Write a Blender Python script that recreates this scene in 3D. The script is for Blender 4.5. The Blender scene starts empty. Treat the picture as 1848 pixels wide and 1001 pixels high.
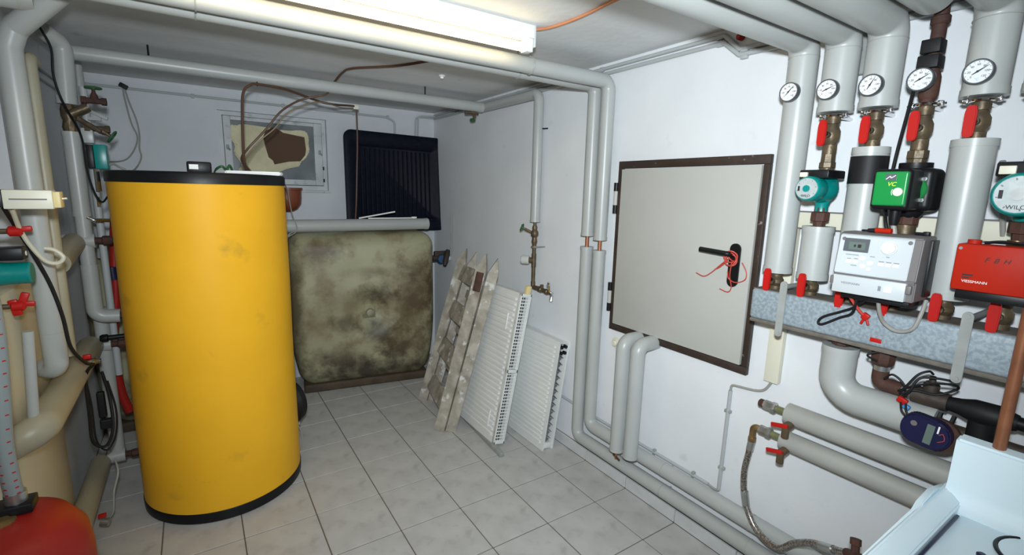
import bpy, bmesh, math, random
from mathutils import Vector as V, Matrix, noise as mnoise
random.seed(7)
PI = math.pi
SC = bpy.context.scene
COL = SC.collection

# ---------------------------------------------------------------- camera, light, exposure
cam_d = bpy.data.cameras.new('camera'); cam = bpy.data.objects.new('camera', cam_d); COL.objects.link(cam)
F_PX = 861.5
cam_d.sensor_width = 36; cam_d.lens = 36 * F_PX / 1848; cam_d.clip_start = .02
yaw, pit, rol = .58653, -.17897, .02512
fw = V((math.sin(yaw) * math.cos(pit), math.cos(yaw) * math.cos(pit), math.sin(pit)))
r0 = V((math.cos(yaw), -math.sin(yaw), 0)); u0 = r0.cross(fw)
rt = r0 * math.cos(rol) + u0 * math.sin(rol); up = -r0 * math.sin(rol) + u0 * math.cos(rol)
CAM = V((-.4028, -2.6914, 1.6517))
m = Matrix((rt, up, -fw)).transposed().to_4x4(); m.translation = CAM
cam.matrix_world = m
SC.camera = cam
w = bpy.data.worlds.new('world'); SC.world = w; w.use_nodes = True
w.node_tree.nodes['Background'].inputs[0].default_value = (.6, .7, .8, 1)
w.node_tree.nodes['Background'].inputs[1].default_value = .05
SC.view_settings.view_transform = 'Standard'; SC.view_settings.look = 'None'
SC.view_settings.exposure = 0; SC.view_settings.gamma = 1; SC.view_settings.use_curve_mapping = False
# the camera's own flash, a hand's breadth above the lens
fl = bpy.data.lights.new('camera_flash', 'SPOT'); fl.shadow_soft_size = .04; fl.energy = 278; fl.color = (.86, .945, 1)
fl.spot_size = math.radians(130); fl.spot_blend = 1
flo = bpy.data.objects.new('camera_flash', fl); COL.objects.link(flo)
aim = (fw + rt * .0 + up * .11).normalized()
flo.location = CAM + up * .15 - fw * .02; flo.rotation_euler = aim.to_track_quat('-Z', 'Y').to_euler()
TUBE_STRENGTH = 9.5

# ---------------------------------------------------------------- materials
def MAT(name, c1, rough=.5, metal=0, c2=None, scale=8, bump=0, bscale=60, contrast=(.35, .65), c3=None, scale3=3, th3=(.55, .7), spec=.5, emit=None, coat=0, detail=6):
    mt = bpy.data.materials.new(name); mt.use_nodes = True
    nt = mt.node_tree; N = nt.nodes; L = nt.links; b = N['Principled BSDF']
    b.inputs['Base Color'].default_value = (*c1, 1); b.inputs['Roughness'].default_value = rough
    b.inputs['Metallic'].default_value = metal; b.inputs['Specular IOR Level'].default_value = spec
    b.inputs['Coat Weight'].default_value = coat
    tc = N.new('ShaderNodeTexCoord')
    def noise(sc, det=detail):
        n = N.new('ShaderNodeTexNoise'); n.inputs['Scale'].default_value = sc; n.inputs['Detail'].default_value = det
        L.new(tc.outputs['Object'], n.inputs['Vector']); return n
    col = None
    if c2:
        n = noise(scale); r = N.new('ShaderNodeMapRange'); r.inputs[1].default_value, r.inputs[2].default_value = contrast
        L.new(n.outputs['Fac'], r.inputs[0]); mx = N.new('ShaderNodeMix'); mx.data_type = 'RGBA'
        mx.inputs[6].default_value = (*c1, 1); mx.inputs[7].default_value = (*c2, 1)
        L.new(r.outputs[0], mx.inputs[0]); col = mx.outputs[2]
    if c3:
        n = noise(scale3, 8); r = N.new('ShaderNodeMapRange'); r.inputs[1].default_value, r.inputs[2].default_value = th3
        L.new(n.outputs['Fac'], r.inputs[0]); mx = N.new('ShaderNodeMix'); mx.data_type = 'RGBA'
        if col: L.new(col, mx.inputs[6])
        else: mx.inputs[6].default_value = (*c1, 1)
        mx.inputs[7].default_value = (*c3, 1); L.new(r.outputs[0], mx.inputs[0]); col = mx.outputs[2]
    if col: L.new(col, b.inputs['Base Color'])
    if bump:
        n = noise(bscale); bp = N.new('ShaderNodeBump'); bp.inputs['Strength'].default_value = bump; bp.inputs['Distance'].default_value = .01
        L.new(n.outputs['Fac'], bp.inputs['Height']); L.new(bp.outputs[0], b.inputs['Normal'])
    if emit:
        b.inputs['Emission Color'].default_value = (*emit[0], 1); b.inputs['Emission Strength'].default_value = emit[1]
    return mt
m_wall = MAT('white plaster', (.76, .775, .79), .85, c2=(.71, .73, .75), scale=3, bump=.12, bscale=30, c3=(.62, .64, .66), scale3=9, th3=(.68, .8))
m_wallb = MAT('white plaster darkened for falloff', (.66, .68, .71), .85, c2=(.60, .625, .655), scale=3, bump=.12, bscale=30, c3=(.50, .52, .54), scale3=9, th3=(.68, .8))  # same wall plaster, weaker flash toward the back put into its colour
m_ceil = MAT('ceiling plaster', (.76, .77, .77), .9, c2=(.70, .71, .71), scale=2.5, bump=.2, bscale=20, c3=(.48, .48, .48), scale3=6, th3=(.66, .8))
m_tile = MAT('grey ceramic tile', (.55, .54, .52), .36, c2=(.475, .465, .45), scale=7, c3=(.40, .39, .37), scale3=13, th3=(.55, .75))
m_grout = MAT('dark grout', (.15, .13, .10), .9, bump=.1)
m_skirt = MAT('skirting tile', (.62, .63, .63), .4, c2=(.55, .56, .56), scale=10)
m_jacket = MAT('grey pvc pipe jacket', (.425, .44, .425), .36, c2=(.39, .405, .39), scale=3)
m_jacketd = MAT('aged grey pipe jacket', (.40, .40, .37), .42, c2=(.35, .345, .32), scale=5)
m_white = MAT('white lacquer', (.78, .79, .78), .35, c2=(.72, .73, .72), scale=4)
m_rad = MAT('white radiator enamel', (.76, .77, .75), .35, c2=(.70, .71, .69), scale=5)
m_radcv = MAT('galvanised convector', (.33, .34, .34), .45, .5)
m_radin = MAT('shade inside radiator', (.045, .047, .048), .7)  # colour stands in for the shade behind the grille bars
m_dark = MAT('black plastic', (.006, .0065, .008), .42, spec=.3)
m_rubber = MAT('black rubber', (.009, .009, .010), .55, spec=.3)
m_tray = MAT('dark navy plastic', (.005, .006, .014), .5, c2=(.008, .009, .018), scale=30, spec=.12)
m_yellow = MAT('yellow tank foil', (.86, .45, .020), .5, spec=.2, c2=(.82, .425, .018), scale=4, bump=.12, bscale=7, c3=(.50, .29, .03), scale3=5, th3=(.64, .8))
m_scuff = MAT('dark scuff', (.22, .13, .03), .6)
m_red = MAT('red lever plastic', (.46, .012, .009), .4, spec=.25)
m_vessel = MAT('red vessel paint', (.36, .016, .010), .42, spec=.35, c2=(.30, .013, .009), scale=5)
m_orange = MAT('orange red plastic', (.42, .018, .006), .5, spec=.15)
m_teal = MAT('teal pump paint', (.0, .22, .20), .32)
m_green = MAT('green pump cover', (.008, .24, .05), .3)
m_greend = MAT('dark green handwheel', (.03, .11, .04), .45)
m_brass = MAT('aged brass', (.15, .108, .06), .45, .45, c2=(.085, .065, .042), scale=22, bump=.2)
m_brassy = MAT('bright brass', (.36, .24, .10), .35, .7, c2=(.22, .14, .07), scale=30)
m_rust = MAT('rusty iron', (.085, .034, .022), .75, .1, c2=(.05, .024, .017), scale=25, bump=.3)
m_iron = MAT('dark iron', (.075, .055, .042), .6, .4, c2=(.05, .04, .035), scale=20, bump=.2)
m_olive = MAT('greenish brass', (.20, .20, .09), .4, .3, c2=(.13, .15, .08), scale=25)
m_zinc = MAT('zinc fitting', (.52, .53, .52), .3, .85, c2=(.42, .43, .42), scale=20)
m_galv = MAT('galvanised sheet', (.34, .40, .44), .5, .1, c2=(.24, .29, .325), scale=95, contrast=(.40, .60), detail=4)
m_dust_shade = MAT('brown dust and edge shade', (.17, .15, .125), .9, c2=(.12, .105, .09), scale=30)
m_rim = MAT('grey steel rim', (.10, .11, .12), .3, .4)
m_grey = MAT('grey paint', (.33, .345, .33), .5, c2=(.28, .29, .275), scale=15)
m_cream = MAT('cream plastic', (.72, .69, .56), .45)
m_beige = MAT('yellowed pipe jacket', (.40, .37, .265), .42, c2=(.34, .31, .22), scale=4)
m_boiler = MAT('cream sheet metal', (.70, .655, .49), .5, c2=(.62, .58, .43), scale=3)
m_conduit = MAT('grey conduit', (.42, .44, .44), .5)
m_copper = MAT('copper pipe', (.42, .17, .085), .4, .5, c2=(.30, .12, .065), scale=14)
m_cuwire = MAT('copper coloured cable', (.52, .20, .09), .5)
m_brownc = MAT('brown cable', (.10, .05, .03), .5)
m_tanc = MAT('tan cable', (.26, .19, .12), .5)
m_greyc = MAT('grey cable', (.32, .31, .28), .5)
m_creamc = MAT('cream cable', (.62, .58, .45), .5)
m_redc = MAT('red wire', (.55, .06, .04), .5)
m_door = MAT('light grey door enamel', (.47, .465, .43), .5, c2=(.445, .44, .405), scale=2.5, c3=(.42, .41, .39), scale3=2.2, th3=(.68, .82))
m_dframe = MAT('dark brown door frame', (.030, .018, .013), .5, c2=(.042, .026, .019), scale=14, bump=.15, c3=(.3, .28, .26), scale3=34, th3=(.68, .74))
m_oil = MAT('stained oil tank plastic', (.42, .40, .25), .5, c2=(.33, .31, .185), scale=2.4, c3=(.20, .15, .075), scale3=4.5, th3=(.56, .74))
def stains(mt, spots):
    """irregular dark stains of the tank's own, each a noisy blot about a fixed place on it"""
    nt = mt.node_tree; N = nt.nodes; L = nt.links; b = N['Principled BSDF']; col = b.inputs['Base Color'].links[0].from_socket
    tc = N.new('ShaderNodeTexCoord'); no = N.new('ShaderNodeTexNoise'); no.inputs['Scale'].default_value = 5.5; no.inputs['Detail'].default_value = 9; no.inputs['Roughness'].default_value = .68
    L.new(tc.outputs['Object'], no.inputs['Vector'])
    for (cx, cz, rx, rz, amt, c) in spots:
        mp = N.new('ShaderNodeMapping'); mp.vector_type = 'POINT'; mp.inputs['Location'].default_value = (-cx / rx, 0, -cz / rz); mp.inputs['Scale'].default_value = (1 / rx, .6, 1 / rz)
        L.new(tc.outputs['Object'], mp.inputs['Vector']); ln = N.new('ShaderNodeVectorMath'); ln.operation = 'LENGTH'; L.new(mp.outputs[0], ln.inputs[0])
        ad = N.new('ShaderNodeMath'); ad.operation = 'MULTIPLY_ADD'; ad.inputs[1].default_value = 3.0; L.new(no.outputs['Fac'], ad.inputs[0]); L.new(ln.outputs['Value'], ad.inputs[2])
        r = N.new('ShaderNodeMapRange'); r.inputs[1].default_value = 2.75; r.inputs[2].default_value = 1.75; r.inputs[3].default_value = 0; r.inputs[4].default_value = amt; L.new(ad.outputs[0], r.inputs[0])
        mx = N.new('ShaderNodeMix'); mx.data_type = 'RGBA'; L.new(r.outputs[0], mx.inputs[0]); L.new(col, mx.inputs[6]); mx.inputs[7].default_value = (*c, 1); col = mx.outputs[2]
    L.new(col, b.inputs['Base Color'])
K1, K2, K3 = (.035, .026, .018), (.075, .045, .022), (.16, .11, .05)
stains(m_oil, [(.28, .62, .26, .42, .75, K3), (.06, .48, .15, .20, .70, K1), (.06, .80, .16, .09, .75, K1), (.38, .80, .17, .36, .75, K2), (.24, .34, .22, .13, .8, K2), (-.24, .27, .26, .13, .8, K2), (-.34, 1.16, .17, .10, .85, K2), (-.36, 1.05, .08, .22, .6, K3),
    (-.2, .70, .18, .14, .5, K3), (.06, .14, .70, .13, .9, K1), (-.57, .7, .07, .8, .75, K2), (.57, .6, .09, .7, .8, K2), (.12, .98, .35, .05, .5, K2), (-.22, .56, .13, .10, .7, K2)])
m_oilb = MAT('dirty tank skirt', (.085, .06, .035), .7, c2=(.05, .035, .02), scale=9)
m_boss = MAT('pale moulded boss', (.36, .34, .24), .55, c2=(.25, .23, .15), scale=14)
m_wood = MAT('weathered wood', (.43, .395, .335), .75, c2=(.24, .215, .17), scale=12, bump=.35, bscale=30, c3=(.60, .59, .56), scale3=15, th3=(.58, .66))
m_woodd = MAT('weathered rung wood', (.46, .43, .365), .8, c2=(.33, .305, .25), scale=9, bump=.3, bscale=30)
m_foam = MAT('cream builders foam', (.72, .66, .45), .85, c2=(.60, .55, .36), scale=10, bump=.8, bscale=28)
m_card = MAT('brown cardboard', (.105, .058, .034), .85)
m_frame = MAT('aged white window paint', (.62, .64, .65), .6, c2=(.52, .54, .55), scale=6, c3=(.38, .39, .39), scale3=16, th3=(.62, .75))
m_pane = MAT('dirty grey pane', (.16, .18, .19), .16, c2=(.26, .28, .29), scale=4)
m_chrome = MAT('chrome', (.68, .69, .70), .12, 1)
m_steel = MAT('braided steel', (.45, .42, .39), .38, .9, c2=(.20, .17, .15), scale=160, contrast=(.45, .55))
m_dial = MAT('white dial', (.74, .76, .77), .3)
m_plate = MAT('silver rating plate', (.50, .54, .54), .35, .2, c2=(.42, .46, .46), scale=60)
m_dialb = MAT('blue dial print', (.25, .45, .75), .4)
m_black = MAT('black print', (.01, .01, .01), .6)
m_ink = MAT('grey print', (.22, .24, .27), .6)
m_whitep = MAT('white print', (.85, .85, .83), .5)
m_yel = MAT('yellow print', (.75, .85, .05), .5)
m_ctrl = MAT('light grey casing', (.53, .565, .58), .4)
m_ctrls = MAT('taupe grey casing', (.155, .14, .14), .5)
m_lcd = MAT('lcd glass', (.13, .17, .15), .15)
m_lcdf = MAT('lcd bezel', (.10, .11, .12), .3)
m_sink = MAT('white plastic', (.78, .92, .99), .24)
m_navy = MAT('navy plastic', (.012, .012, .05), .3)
m_blue = MAT('blue plastic', (.05, .28, .65), .35)
m_bluem = MAT('blue meter', (.01, .06, .15), .4)
m_terra = MAT('brown plastic pot', (.21, .055, .022), .4)
m_tube = MAT('glowing fluorescent tube', (1, .95, .85), .3, emit=((1, .76, .40), TUBE_STRENGTH))
m_lampw = MAT('white lamp enamel', (.82, .82, .78), .4)
m_hose = MAT('grey hose', (.24, .27, .27), .35)
m_glass = MAT('clear filter cup', (.55, .56, .54), .12)
m_ochre = MAT('yellow plug', (.72, .58, .28), .5)

# ---------------------------------------------------------------- mesh helpers
def fillet(pts, r, n=7):
    pts = [V(p) for p in pts]; out = [pts[0]]
    for i in range(1, len(pts) - 1):
        a, b, c = pts[i - 1], pts[i], pts[i + 1]
        d1 = (a - b); d2 = (c - b); l = min(d1.length, d2.length) * .49
        ang = d1.angle(d2)
        if ang > PI - .02: out.append(b); continue
        t = min(r / math.tan(ang / 2), l); rr = t * math.tan(ang / 2)
        d1.normalize(); d2.normalize()
        bis = (d1 + d2).normalized(); cen = b + bis * (rr / math.sin(ang / 2))
        s = b + d1 * t - cen; e = b + d2 * t - cen
        for k in range(n + 1):
            f = k / n; th = s.angle(e)
            out.append(cen + (s * math.sin((1 - f) * th) + e * math.sin(f * th)) / math.sin(th))
    out.append(pts[-1]); return out
def spline(pts, n=7):
    pts = [V(p) for p in pts]; P = [2 * pts[0] - pts[1]] + pts + [2 * pts[-1] - pts[-2]]; out = []
    for i in range(1, len(P) - 2):
        a, b, c, d = P[i - 1:i + 3]
        for k in range(n):
            t = k / n
            out.append(.5 * ((2 * b) + (c - a) * t + (2 * a - 5 * b + 4 * c - d) * t * t + (3 * b - a - 3 * c + d) * t ** 3))
    out.append(pts[-1]); return out
class MB:
    def __init__(s): s.bm = bmesh.new()
    def box(s, c, d, rot=None, bev=0, seg=2):
        M = Matrix.Translation(V(c)) @ (rot.to_4x4() if rot else Matrix()) @ Matrix.Diagonal((*d, 1))
        g = bmesh.ops.create_cube(s.bm, size=1, matrix=M)
        if bev:
            es = list({e for v in g['verts'] for e in v.link_edges})
            bmesh.ops.bevel(s.bm, geom=es, offset=bev, segments=seg, affect='EDGES', profile=.5)
        return s
    def bx(s, x0, x1, y0, y1, z0, z1, bev=0, seg=2):
        return s.box(((x0 + x1) / 2, (y0 + y1) / 2, (z0 + z1) / 2), (abs(x1 - x0), abs(y1 - y0), abs(z1 - z0)), None, bev, seg)
    def sweep(s, P, r, n=16, cap=True, closed=False):
        P = [V(p) for p in P]
        if closed: P = P + [P[0]]
        rs = r if isinstance(r, list) else [r] * len(P)
        t0 = (P[1] - P[0]).normalized()
        a = V((0, 0, 1)) if abs(t0.z) < .9 else V((1, 0, 0))
        nrm = t0.cross(a).normalized(); rings = []
        for i, p in enumerate(P):
            if i == 0: t = P[1] - P[0]
            elif i == len(P) - 1: t = P[-1] - P[-2]
            else: t = (P[i + 1] - P[i]).normalized() + (P[i] - P[i - 1]).normalized()
            if t.length < 1e-9: t = t0
            t = t.normalized(); nrm = (nrm - t * nrm.dot(t)).normalized(); bn = t.cross(nrm)
            rings.append([s.bm.verts.new(p + (nrm * math.cos(2 * PI * k / n) + bn * math.sin(2 * PI * k / n)) * rs[i]) for k in range(n)])
        for A, B in zip(rings, rings[1:]):
            for k in range(n): s.bm.faces.new((A[k], A[(k + 1) % n], B[(k + 1) % n], B[k]))
        if cap and not closed:
            s.bm.faces.new(rings[0][::-1]); s.bm.faces.new(rings[-1])
        return s
    def cyl(s, a, b, r, r2=None, n=20): return s.sweep([a, b], [r, r if r2 is None else r2], n)
    def pipe(s, pts, r, bend=.06, n=24): return s.sweep(fillet(pts, bend), r, n)
    def cable(s, pts, r, n=8, k=7): return s.sweep(spline(pts, k), r, n)
    def lathe(s, o, ax, prof, n=24):
        o = V(o); ax = V(ax).normalized(); a = V((0, 0, 1)) if abs(ax.z) < .9 else V((1, 0, 0))
        u = ax.cross(a).normalized(); v = ax.cross(u); rings = []
        for t, r in prof:
            rings.append([s.bm.verts.new(o + ax * t + (u * math.cos(2 * PI * k / n) + v * math.sin(2 * PI * k / n)) * max(r, 1e-4)) for k in range(n)])
        for A, B in zip(rings, rings[1:]):
            for k in range(n): s.bm.faces.new((A[k], A[(k + 1) % n], B[(k + 1) % n], B[k]))
        s.bm.faces.new(rings[0][::-1]); s.bm.faces.new(rings[-1]); return s
    def torus(s, c, ax, R, r, n=24, k=8):
        c = V(c); ax = V(ax).normalized(); a = V((0, 0, 1)) if abs(ax.z) < .9 else V((1, 0, 0))
        u = ax.cross(a).normalized(); v = ax.cross(u)
        return s.sweep([c + (u * math.cos(2 * PI * i / n) + v * math.sin(2 * PI * i / n)) * R for i in range(n)], r, k, closed=True)
    def prism(s, poly, o, u, v, d, bev=0):
        o, u, v, d = V(o), V(u), V(v), V(d)
        A = [s.bm.verts.new(o + u * a + v * b) for a, b in poly]; B = [s.bm.verts.new(q.co + d) for q in A]; n = len(A)
        fs = [s.bm.faces.new(A[::-1]), s.bm.faces.new(B)]
        for k in range(n): fs.append(s.bm.faces.new((A[k], A[(k + 1) % n], B[(k + 1) % n], B[k])))
        if bev:
            bmesh.ops.recalc_face_normals(s.bm, faces=fs)
            es = list({e for f in fs for e in f.edges}); bmesh.ops.bevel(s.bm, geom=es, offset=bev, segments=2, affect='EDGES')
        return s
    def sphere(s, c, r, sc=(1, 1, 1), n=16):
        bmesh.ops.create_uvsphere(s.bm, u_segments=n, v_segments=n // 2, radius=r, matrix=Matrix.Translation(V(c)) @ Matrix.Diagonal((*sc, 1))); return s
    def rbox(s, c, d, r, n=12, fn=None, M=None):
        """rounded box from six gridded faces; fn displaces local points"""
        h = V(d) / 2; cache = {}
        def vert(q):
            inner = V((max(-h.x + r, min(h.x - r, q.x)), max(-h.y + r, min(h.y - r, q.y)), max(-h.z + r, min(h.z - r, q.z))))
            dd = q - inner; p = inner + dd.normalized() * r if dd.length > 1e-9 else q
            key = tuple(round(x, 5) for x in q)
            if key in cache: return cache[key]
            if fn: p = fn(p.copy())
            p = (M @ p if M else p) + V(c)
            cache[key] = s.bm.verts.new(p); return cache[key]
        def ticks(hh):
            mid = [-hh + r + (2 * hh - 2 * r) * i / n for i in range(n + 1)]; e = [r * (1 - math.tan(PI / 4 * (1 - i / 4))) for i in range(4)]
            return [-hh + x for x in e] + mid + [hh - x for x in e[::-1]]
        T = [ticks(h.x), ticks(h.y), ticks(h.z)]
        for ax in range(3):
            b, c2 = (ax + 1) % 3, (ax + 2) % 3
            for sg in (-1, 1):
                for i in range(len(T[b]) - 1):
                    for j in range(len(T[c2]) - 1):
                        q = []
                        for (ii, jj) in ((i, j), (i + 1, j), (i + 1, j + 1), (i, j + 1)):
                            p = V((0, 0, 0)); p[ax] = sg * h[ax]; p[b] = T[b][ii]; p[c2] = T[c2][jj]; q.append(vert(p))
                        if len(set(q)) == 4: s.bm.faces.new(q if sg > 0 else q[::-1])
        return s
    def build(s, name, mat, parent=None, label=None, cat=None, group=None, kind=None, origin=None, ang=35):
        bm = s.bm; bmesh.ops.recalc_face_normals(bm, faces=bm.faces)
        for f in bm.faces: f.smooth = True
        lim = math.radians(ang)
        for e in bm.edges:
            if len(e.link_faces) == 2 and e.calc_face_angle(0) > lim: e.smooth = False
        org = V(origin) if origin else V((0, 0, 0))
        q = parent
        while q: org = org + q.location if not origin else org; q = q.parent
        if not parent and not origin:
            lo = [min(v.co[i] for v in bm.verts) for i in range(3)]; hi = [max(v.co[i] for v in bm.verts) for i in range(3)]
            org = V(((lo[0] + hi[0]) / 2, (lo[1] + hi[1]) / 2, lo[2]))
        bmesh.ops.translate(bm, verts=bm.verts, vec=-org)
        me = bpy.data.meshes.new(name); bm.to_mesh(me); bm.free(); me.materials.append(mat)
        o = bpy.data.objects.new(name, me); COL.objects.link(o)
        if parent: o.parent = parent
        else: o.location = org
        tag(o, label, cat, group, kind); return o
def tag(o, label=None, cat=None, group=None, kind=None):
    if label: o['label'] = label
    if cat: o['category'] = cat
    if group: o['group'] = group
    if kind: o['kind'] = kind
def thing(name, label, cat, loc, group=None, kind=None):
    o = bpy.data.objects.new(name, None); COL.objects.link(o); o.location = loc; o.empty_display_size = .05
    tag(o, label, cat, group, kind); return o
def text(body, size, o, u, v, mat, parent, name='lettering', depth=.0006, align='CENTER', shear=0):
    cu = bpy.data.curves.new('t', 'FONT'); cu.body = body; cu.size = size; cu.extrude = depth; cu.align_x = align; cu.align_y = 'CENTER'; cu.shear = shear
    t = bpy.data.objects.new('t', cu); COL.objects.link(t); dg = bpy.context.evaluated_depsgraph_get()
    me = bpy.data.meshes.new_from_object(t.evaluated_get(dg)); bpy.data.objects.remove(t)
    u, v = V(u).normalized(), V(v).normalized(); M = Matrix((u, v, u.cross(v))).transposed().to_4x4()
    org = V((0, 0, 0)); q = parent
    while q: org += q.location; q = q.parent
    M.translation = V(o) - org; me.transform(M); me.materials.clear(); me.materials.append(mat)
    ob = bpy.data.objects.new(name, me); COL.objects.link(ob); ob.parent = parent; return ob
U, Z = V((0, -1, 0)), V((0, 0, 1))            # a viewer facing the right wall: right is -Y, up is Z

# ---------------------------------------------------------------- the room
W, B, H, LW, NW = 1.545, 1.64, 2.35, -1.75, -3.45
CH = -1.02                                     # face of the wall projection behind the left pipes
MB().bx(W, W + .12, NW - .1, B + .12, -.05, H + .1).build('wall_right', m_wall, kind='structure')
wb = MB(); wx0, wx1, wz0, wz1 = -.206, .572, 1.617, 2.197
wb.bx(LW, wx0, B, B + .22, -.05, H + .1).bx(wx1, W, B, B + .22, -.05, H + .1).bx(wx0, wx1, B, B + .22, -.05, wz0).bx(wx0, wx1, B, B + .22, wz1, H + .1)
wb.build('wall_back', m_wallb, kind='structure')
MB().bx(LW - .12, LW, NW - .1, B + .12, -.05, H + .1).build('wall_left', m_wall, kind='structure')
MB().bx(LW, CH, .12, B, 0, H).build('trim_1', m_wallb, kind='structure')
MB().bx(LW, W, NW - .12, NW, -.05, H + .1).build('wall_near', m_wall, kind='structure')
MB().bx(LW - .12, W + .12, NW - .12, B + .22, H, H + .12).build('ceiling', m_ceil, kind='structure')
floor = MB().bx(LW - .1, W + .1, NW - .1, B + .1, -.12, -.003).build('floor', m_grout, kind='structure', origin=(0, 0, 0))
# floor tiles: pieces of the floor, mesh data shared between alike tiles
SX, SY, GAP = .324, .3358, .0055
def tile_mesh(dx, dy, dz=.011):
    b = MB(); b.box((0, 0, -dz / 2), (dx, dy, dz), None, .0012, 1); me = bpy.data.meshes.new('tile'); b.bm.to_mesh(me); b.bm.free(); me.materials.append(m_tile); return me
cache = {}
for i in range(-6, 6):
    for j in range(-11, 6):
        x0, x1 = max(i * SX, LW + .001), min((i + 1) * SX, W - .017); y0, y1 = max(j * SY, NW + .001), min((j + 1) * SY, B - .001)
        if y0 > .11: x0 = max(x0, CH + .001)
        if x1 - x0 < .02 or y1 - y0 < .02: continue
        k = (round(x1 - x0, 4), round(y1 - y0, 4))
        if k not in cache: cache[k] = tile_mesh(x1 - x0 - GAP, y1 - y0 - GAP)
        o = bpy.data.objects.new('tile', cache[k]); COL.objects.link(o); o.parent = floor
        o.location = ((x0 + x1) / 2, (y0 + y1) / 2, random.uniform(-.0006, .0006))
bb = MB().bx(W - .006, W, NW, B, 0, .07).build('baseboard_right', m_grout, kind='structure', origin=(0, 0, 0))
bme = MB().box((0, 0, .036), (.013, SY - .004, .068), None, .001, 1).bm; me_b = bpy.data.meshes.new('tile'); bme.to_mesh(me_b); bme.free(); me_b.materials.append(m_skirt)
for j in range(-10, 4):
    o = bpy.data.objects.new('tile', me_b); COL.objects.link(o); o.parent = bb; o.location = (W - .0125, (j + .5) * SY, 0)

# window in the back wall
win = thing('window_1', None, None, (.18, B, wz0), kind='structure')
fr = MB(); y0, y1 = B + .045, B + .10
fr.bx(wx0, wx0 + .03, y0, y1, wz0, wz1).bx(wx1 - .03, wx1, y0, y1, wz0, wz1).bx(wx0 + .03, wx1 - .03, y0, y1, wz0, wz0 + .035).bx(wx0 + .03, wx1 - .03, y0, y1, wz1 - .03, wz1)
fr.build('window_frame', m_frame, win)
sa = MB(); a0, a1, c0, c1 = wx0 + .034, wx1 - .034, wz0 + .04, wz1 - .034
y0, y1 = B + .03, B + .075
sa.bx(a0, a0 + .05, y0, y1, c0, c1, .004).bx(a1 - .062, a1, y0, y1, c0, c1, .004).bx(a0 + .05, a1 - .062, y0, y1, c0, c0 + .045, .004).bx(a0 + .05, a1 - .062, y0, y1, c1 - .028, c1, .004)
sash = sa.build('sash', m_frame, win)
MB().bx(a0 + .045, a1 - .058, B + .058, B + .064, c0 + .04, c1 - .024).build('pane', m_pane, win)
MB().bx(wx0, wx1, B + .14, B + .15, wz0, wz1).build('backing_board', m_grey, win)
for x, z in ((a0 + .02, 1.93), (a1 - .022, 1.93)):
    l = MB().box((x, B + .022, z), (.018, .016, .035), None, .003); l.cyl((x, B + .02, z), (x + .012, B + .004, z - .022), .006, n=8); l.build('latch', m_grey, sash)
for z in (1.70, 1.80): MB().cyl((a1 + .004, B + .026, z - .014), (a1 + .004, B + .026, z + .014), .006, n=8).build('hinge', m_dark, sash)
MB().bx(wx0 - .01, wx1 + .015, B - .012, B + .03, wz0 - .022, wz0, .003).build('sill', m_frame, win)
# door: low steel access door in the right wall
door = thing('door_1', None, None, (W, -1.22, .905), kind='structure')
f0, f1, g0, g1 = -1.628, -.805, .895, 1.822
fd = MB(); fx0 = W - .022
fd.bx(fx0, W, f0, f1, g1 - .038, g1, .002).bx(fx0, W, f0, f1, g0, g0 + .034, .002).bx(fx0, W, f0, f0 + .026, g0 + .034, g1 - .038, .002).bx(fx0, W, f1 - .026, f1, g0 + .034, g1 - .038, .002)
fd.build('door_frame', m_dframe, door)
leaf = MB().bx(W - .028, W, f0 + .03, f1 - .03, g0 + .038, g1 - .042, .003).build('door_leaf', m_door, door)
for z0, z1 in ((1.545, 1.71), (.998, 1.16)):
    h = MB(); y = f1 + .008
    h.cyl((W - .022, y, z0 + .045), (W - .022, y, z1 - .045), .012, n=14); hg = h.build('hinge', m_door, door)
    h = MB()
    h.cyl((W - .022, y, z0), (W - .022, y, z0 + .045), .0135, n=14).cyl((W - .022, y, z1 - .045), (W - .022, y, z1), .0135, n=14); h.build('knuckle', m_dark, hg)
hp = MB(); pl = [(-.024, -.085), (.024, -.085), (.024, .085), (-.024, .085)]
cap = [(.024 * math.cos(t), .07 + .024 * math.sin(t)) for t in [PI * k / 10 for k in range(11)]] + [(-.024 * math.cos(t), -.07 - .024 * math.sin(t)) for t in [PI * k / 10 for k in range(11)]]
hp.prism(cap, (W - .028, -1.528, 1.362), U, Z, (-.012, 0, 0), .002)
hp.build('handle_plate', m_dark, door)
lv = MB().pipe([(W - .036, -1.522, 1.412), (W - .075, -1.522, 1.412), (W - .075, -1.385, 1.418)], .0115, .015, 14)
lv.build('lever', m_dark, door)
wr = thing('binding_wire', 'thin red wire twisted round the black door handle with loose ends', 'wire', (W - .05, -1.53, 1.36))
MB().torus((W - .06, -1.524, 1.40), (1, .4, .3), .026, .0028).torus((W - .056, -1.527, 1.39), (1, -.3, -.5), .03, .0028).torus((W - .06, -1.528, 1.385), (.8, .6, 0), .024, .0028).torus((W - .058, -1.53, 1.40), (.9, -.2, .5), .02, .0028).build('wire_coil', m_redc, wr)
for pts in ([(W - .06, -1.515, 1.39), (W - .055, -1.478, 1.358), (W - .05, -1.435, 1.318), (W - .05, -1.40, 1.296), (W - .045, -1.355, 1.304)],
            [(W - .055, -1.51, 1.38), (W - .05, -1.47, 1.345), (W - .05, -1.45, 1.335)],
            [(W - .045, -1.57, 1.38), (W - .045, -1.592, 1.345), (W - .045, -1.59, 1.31), (W - .045, -1.55, 1.292), (W - .05, -1.52, 1.305), (W - .055, -1.515, 1.335)],
            [(W - .055, -1.53, 1.38), (W - .06, -1.53, 1.32), (W - .05, -1.536, 1.27), (W - .045, -1.52, 1.245), (W - .045, -1.48, 1.252)]):
    MB().cable(pts, .0022, 6).build('loose_end', m_redc, wr)

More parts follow.
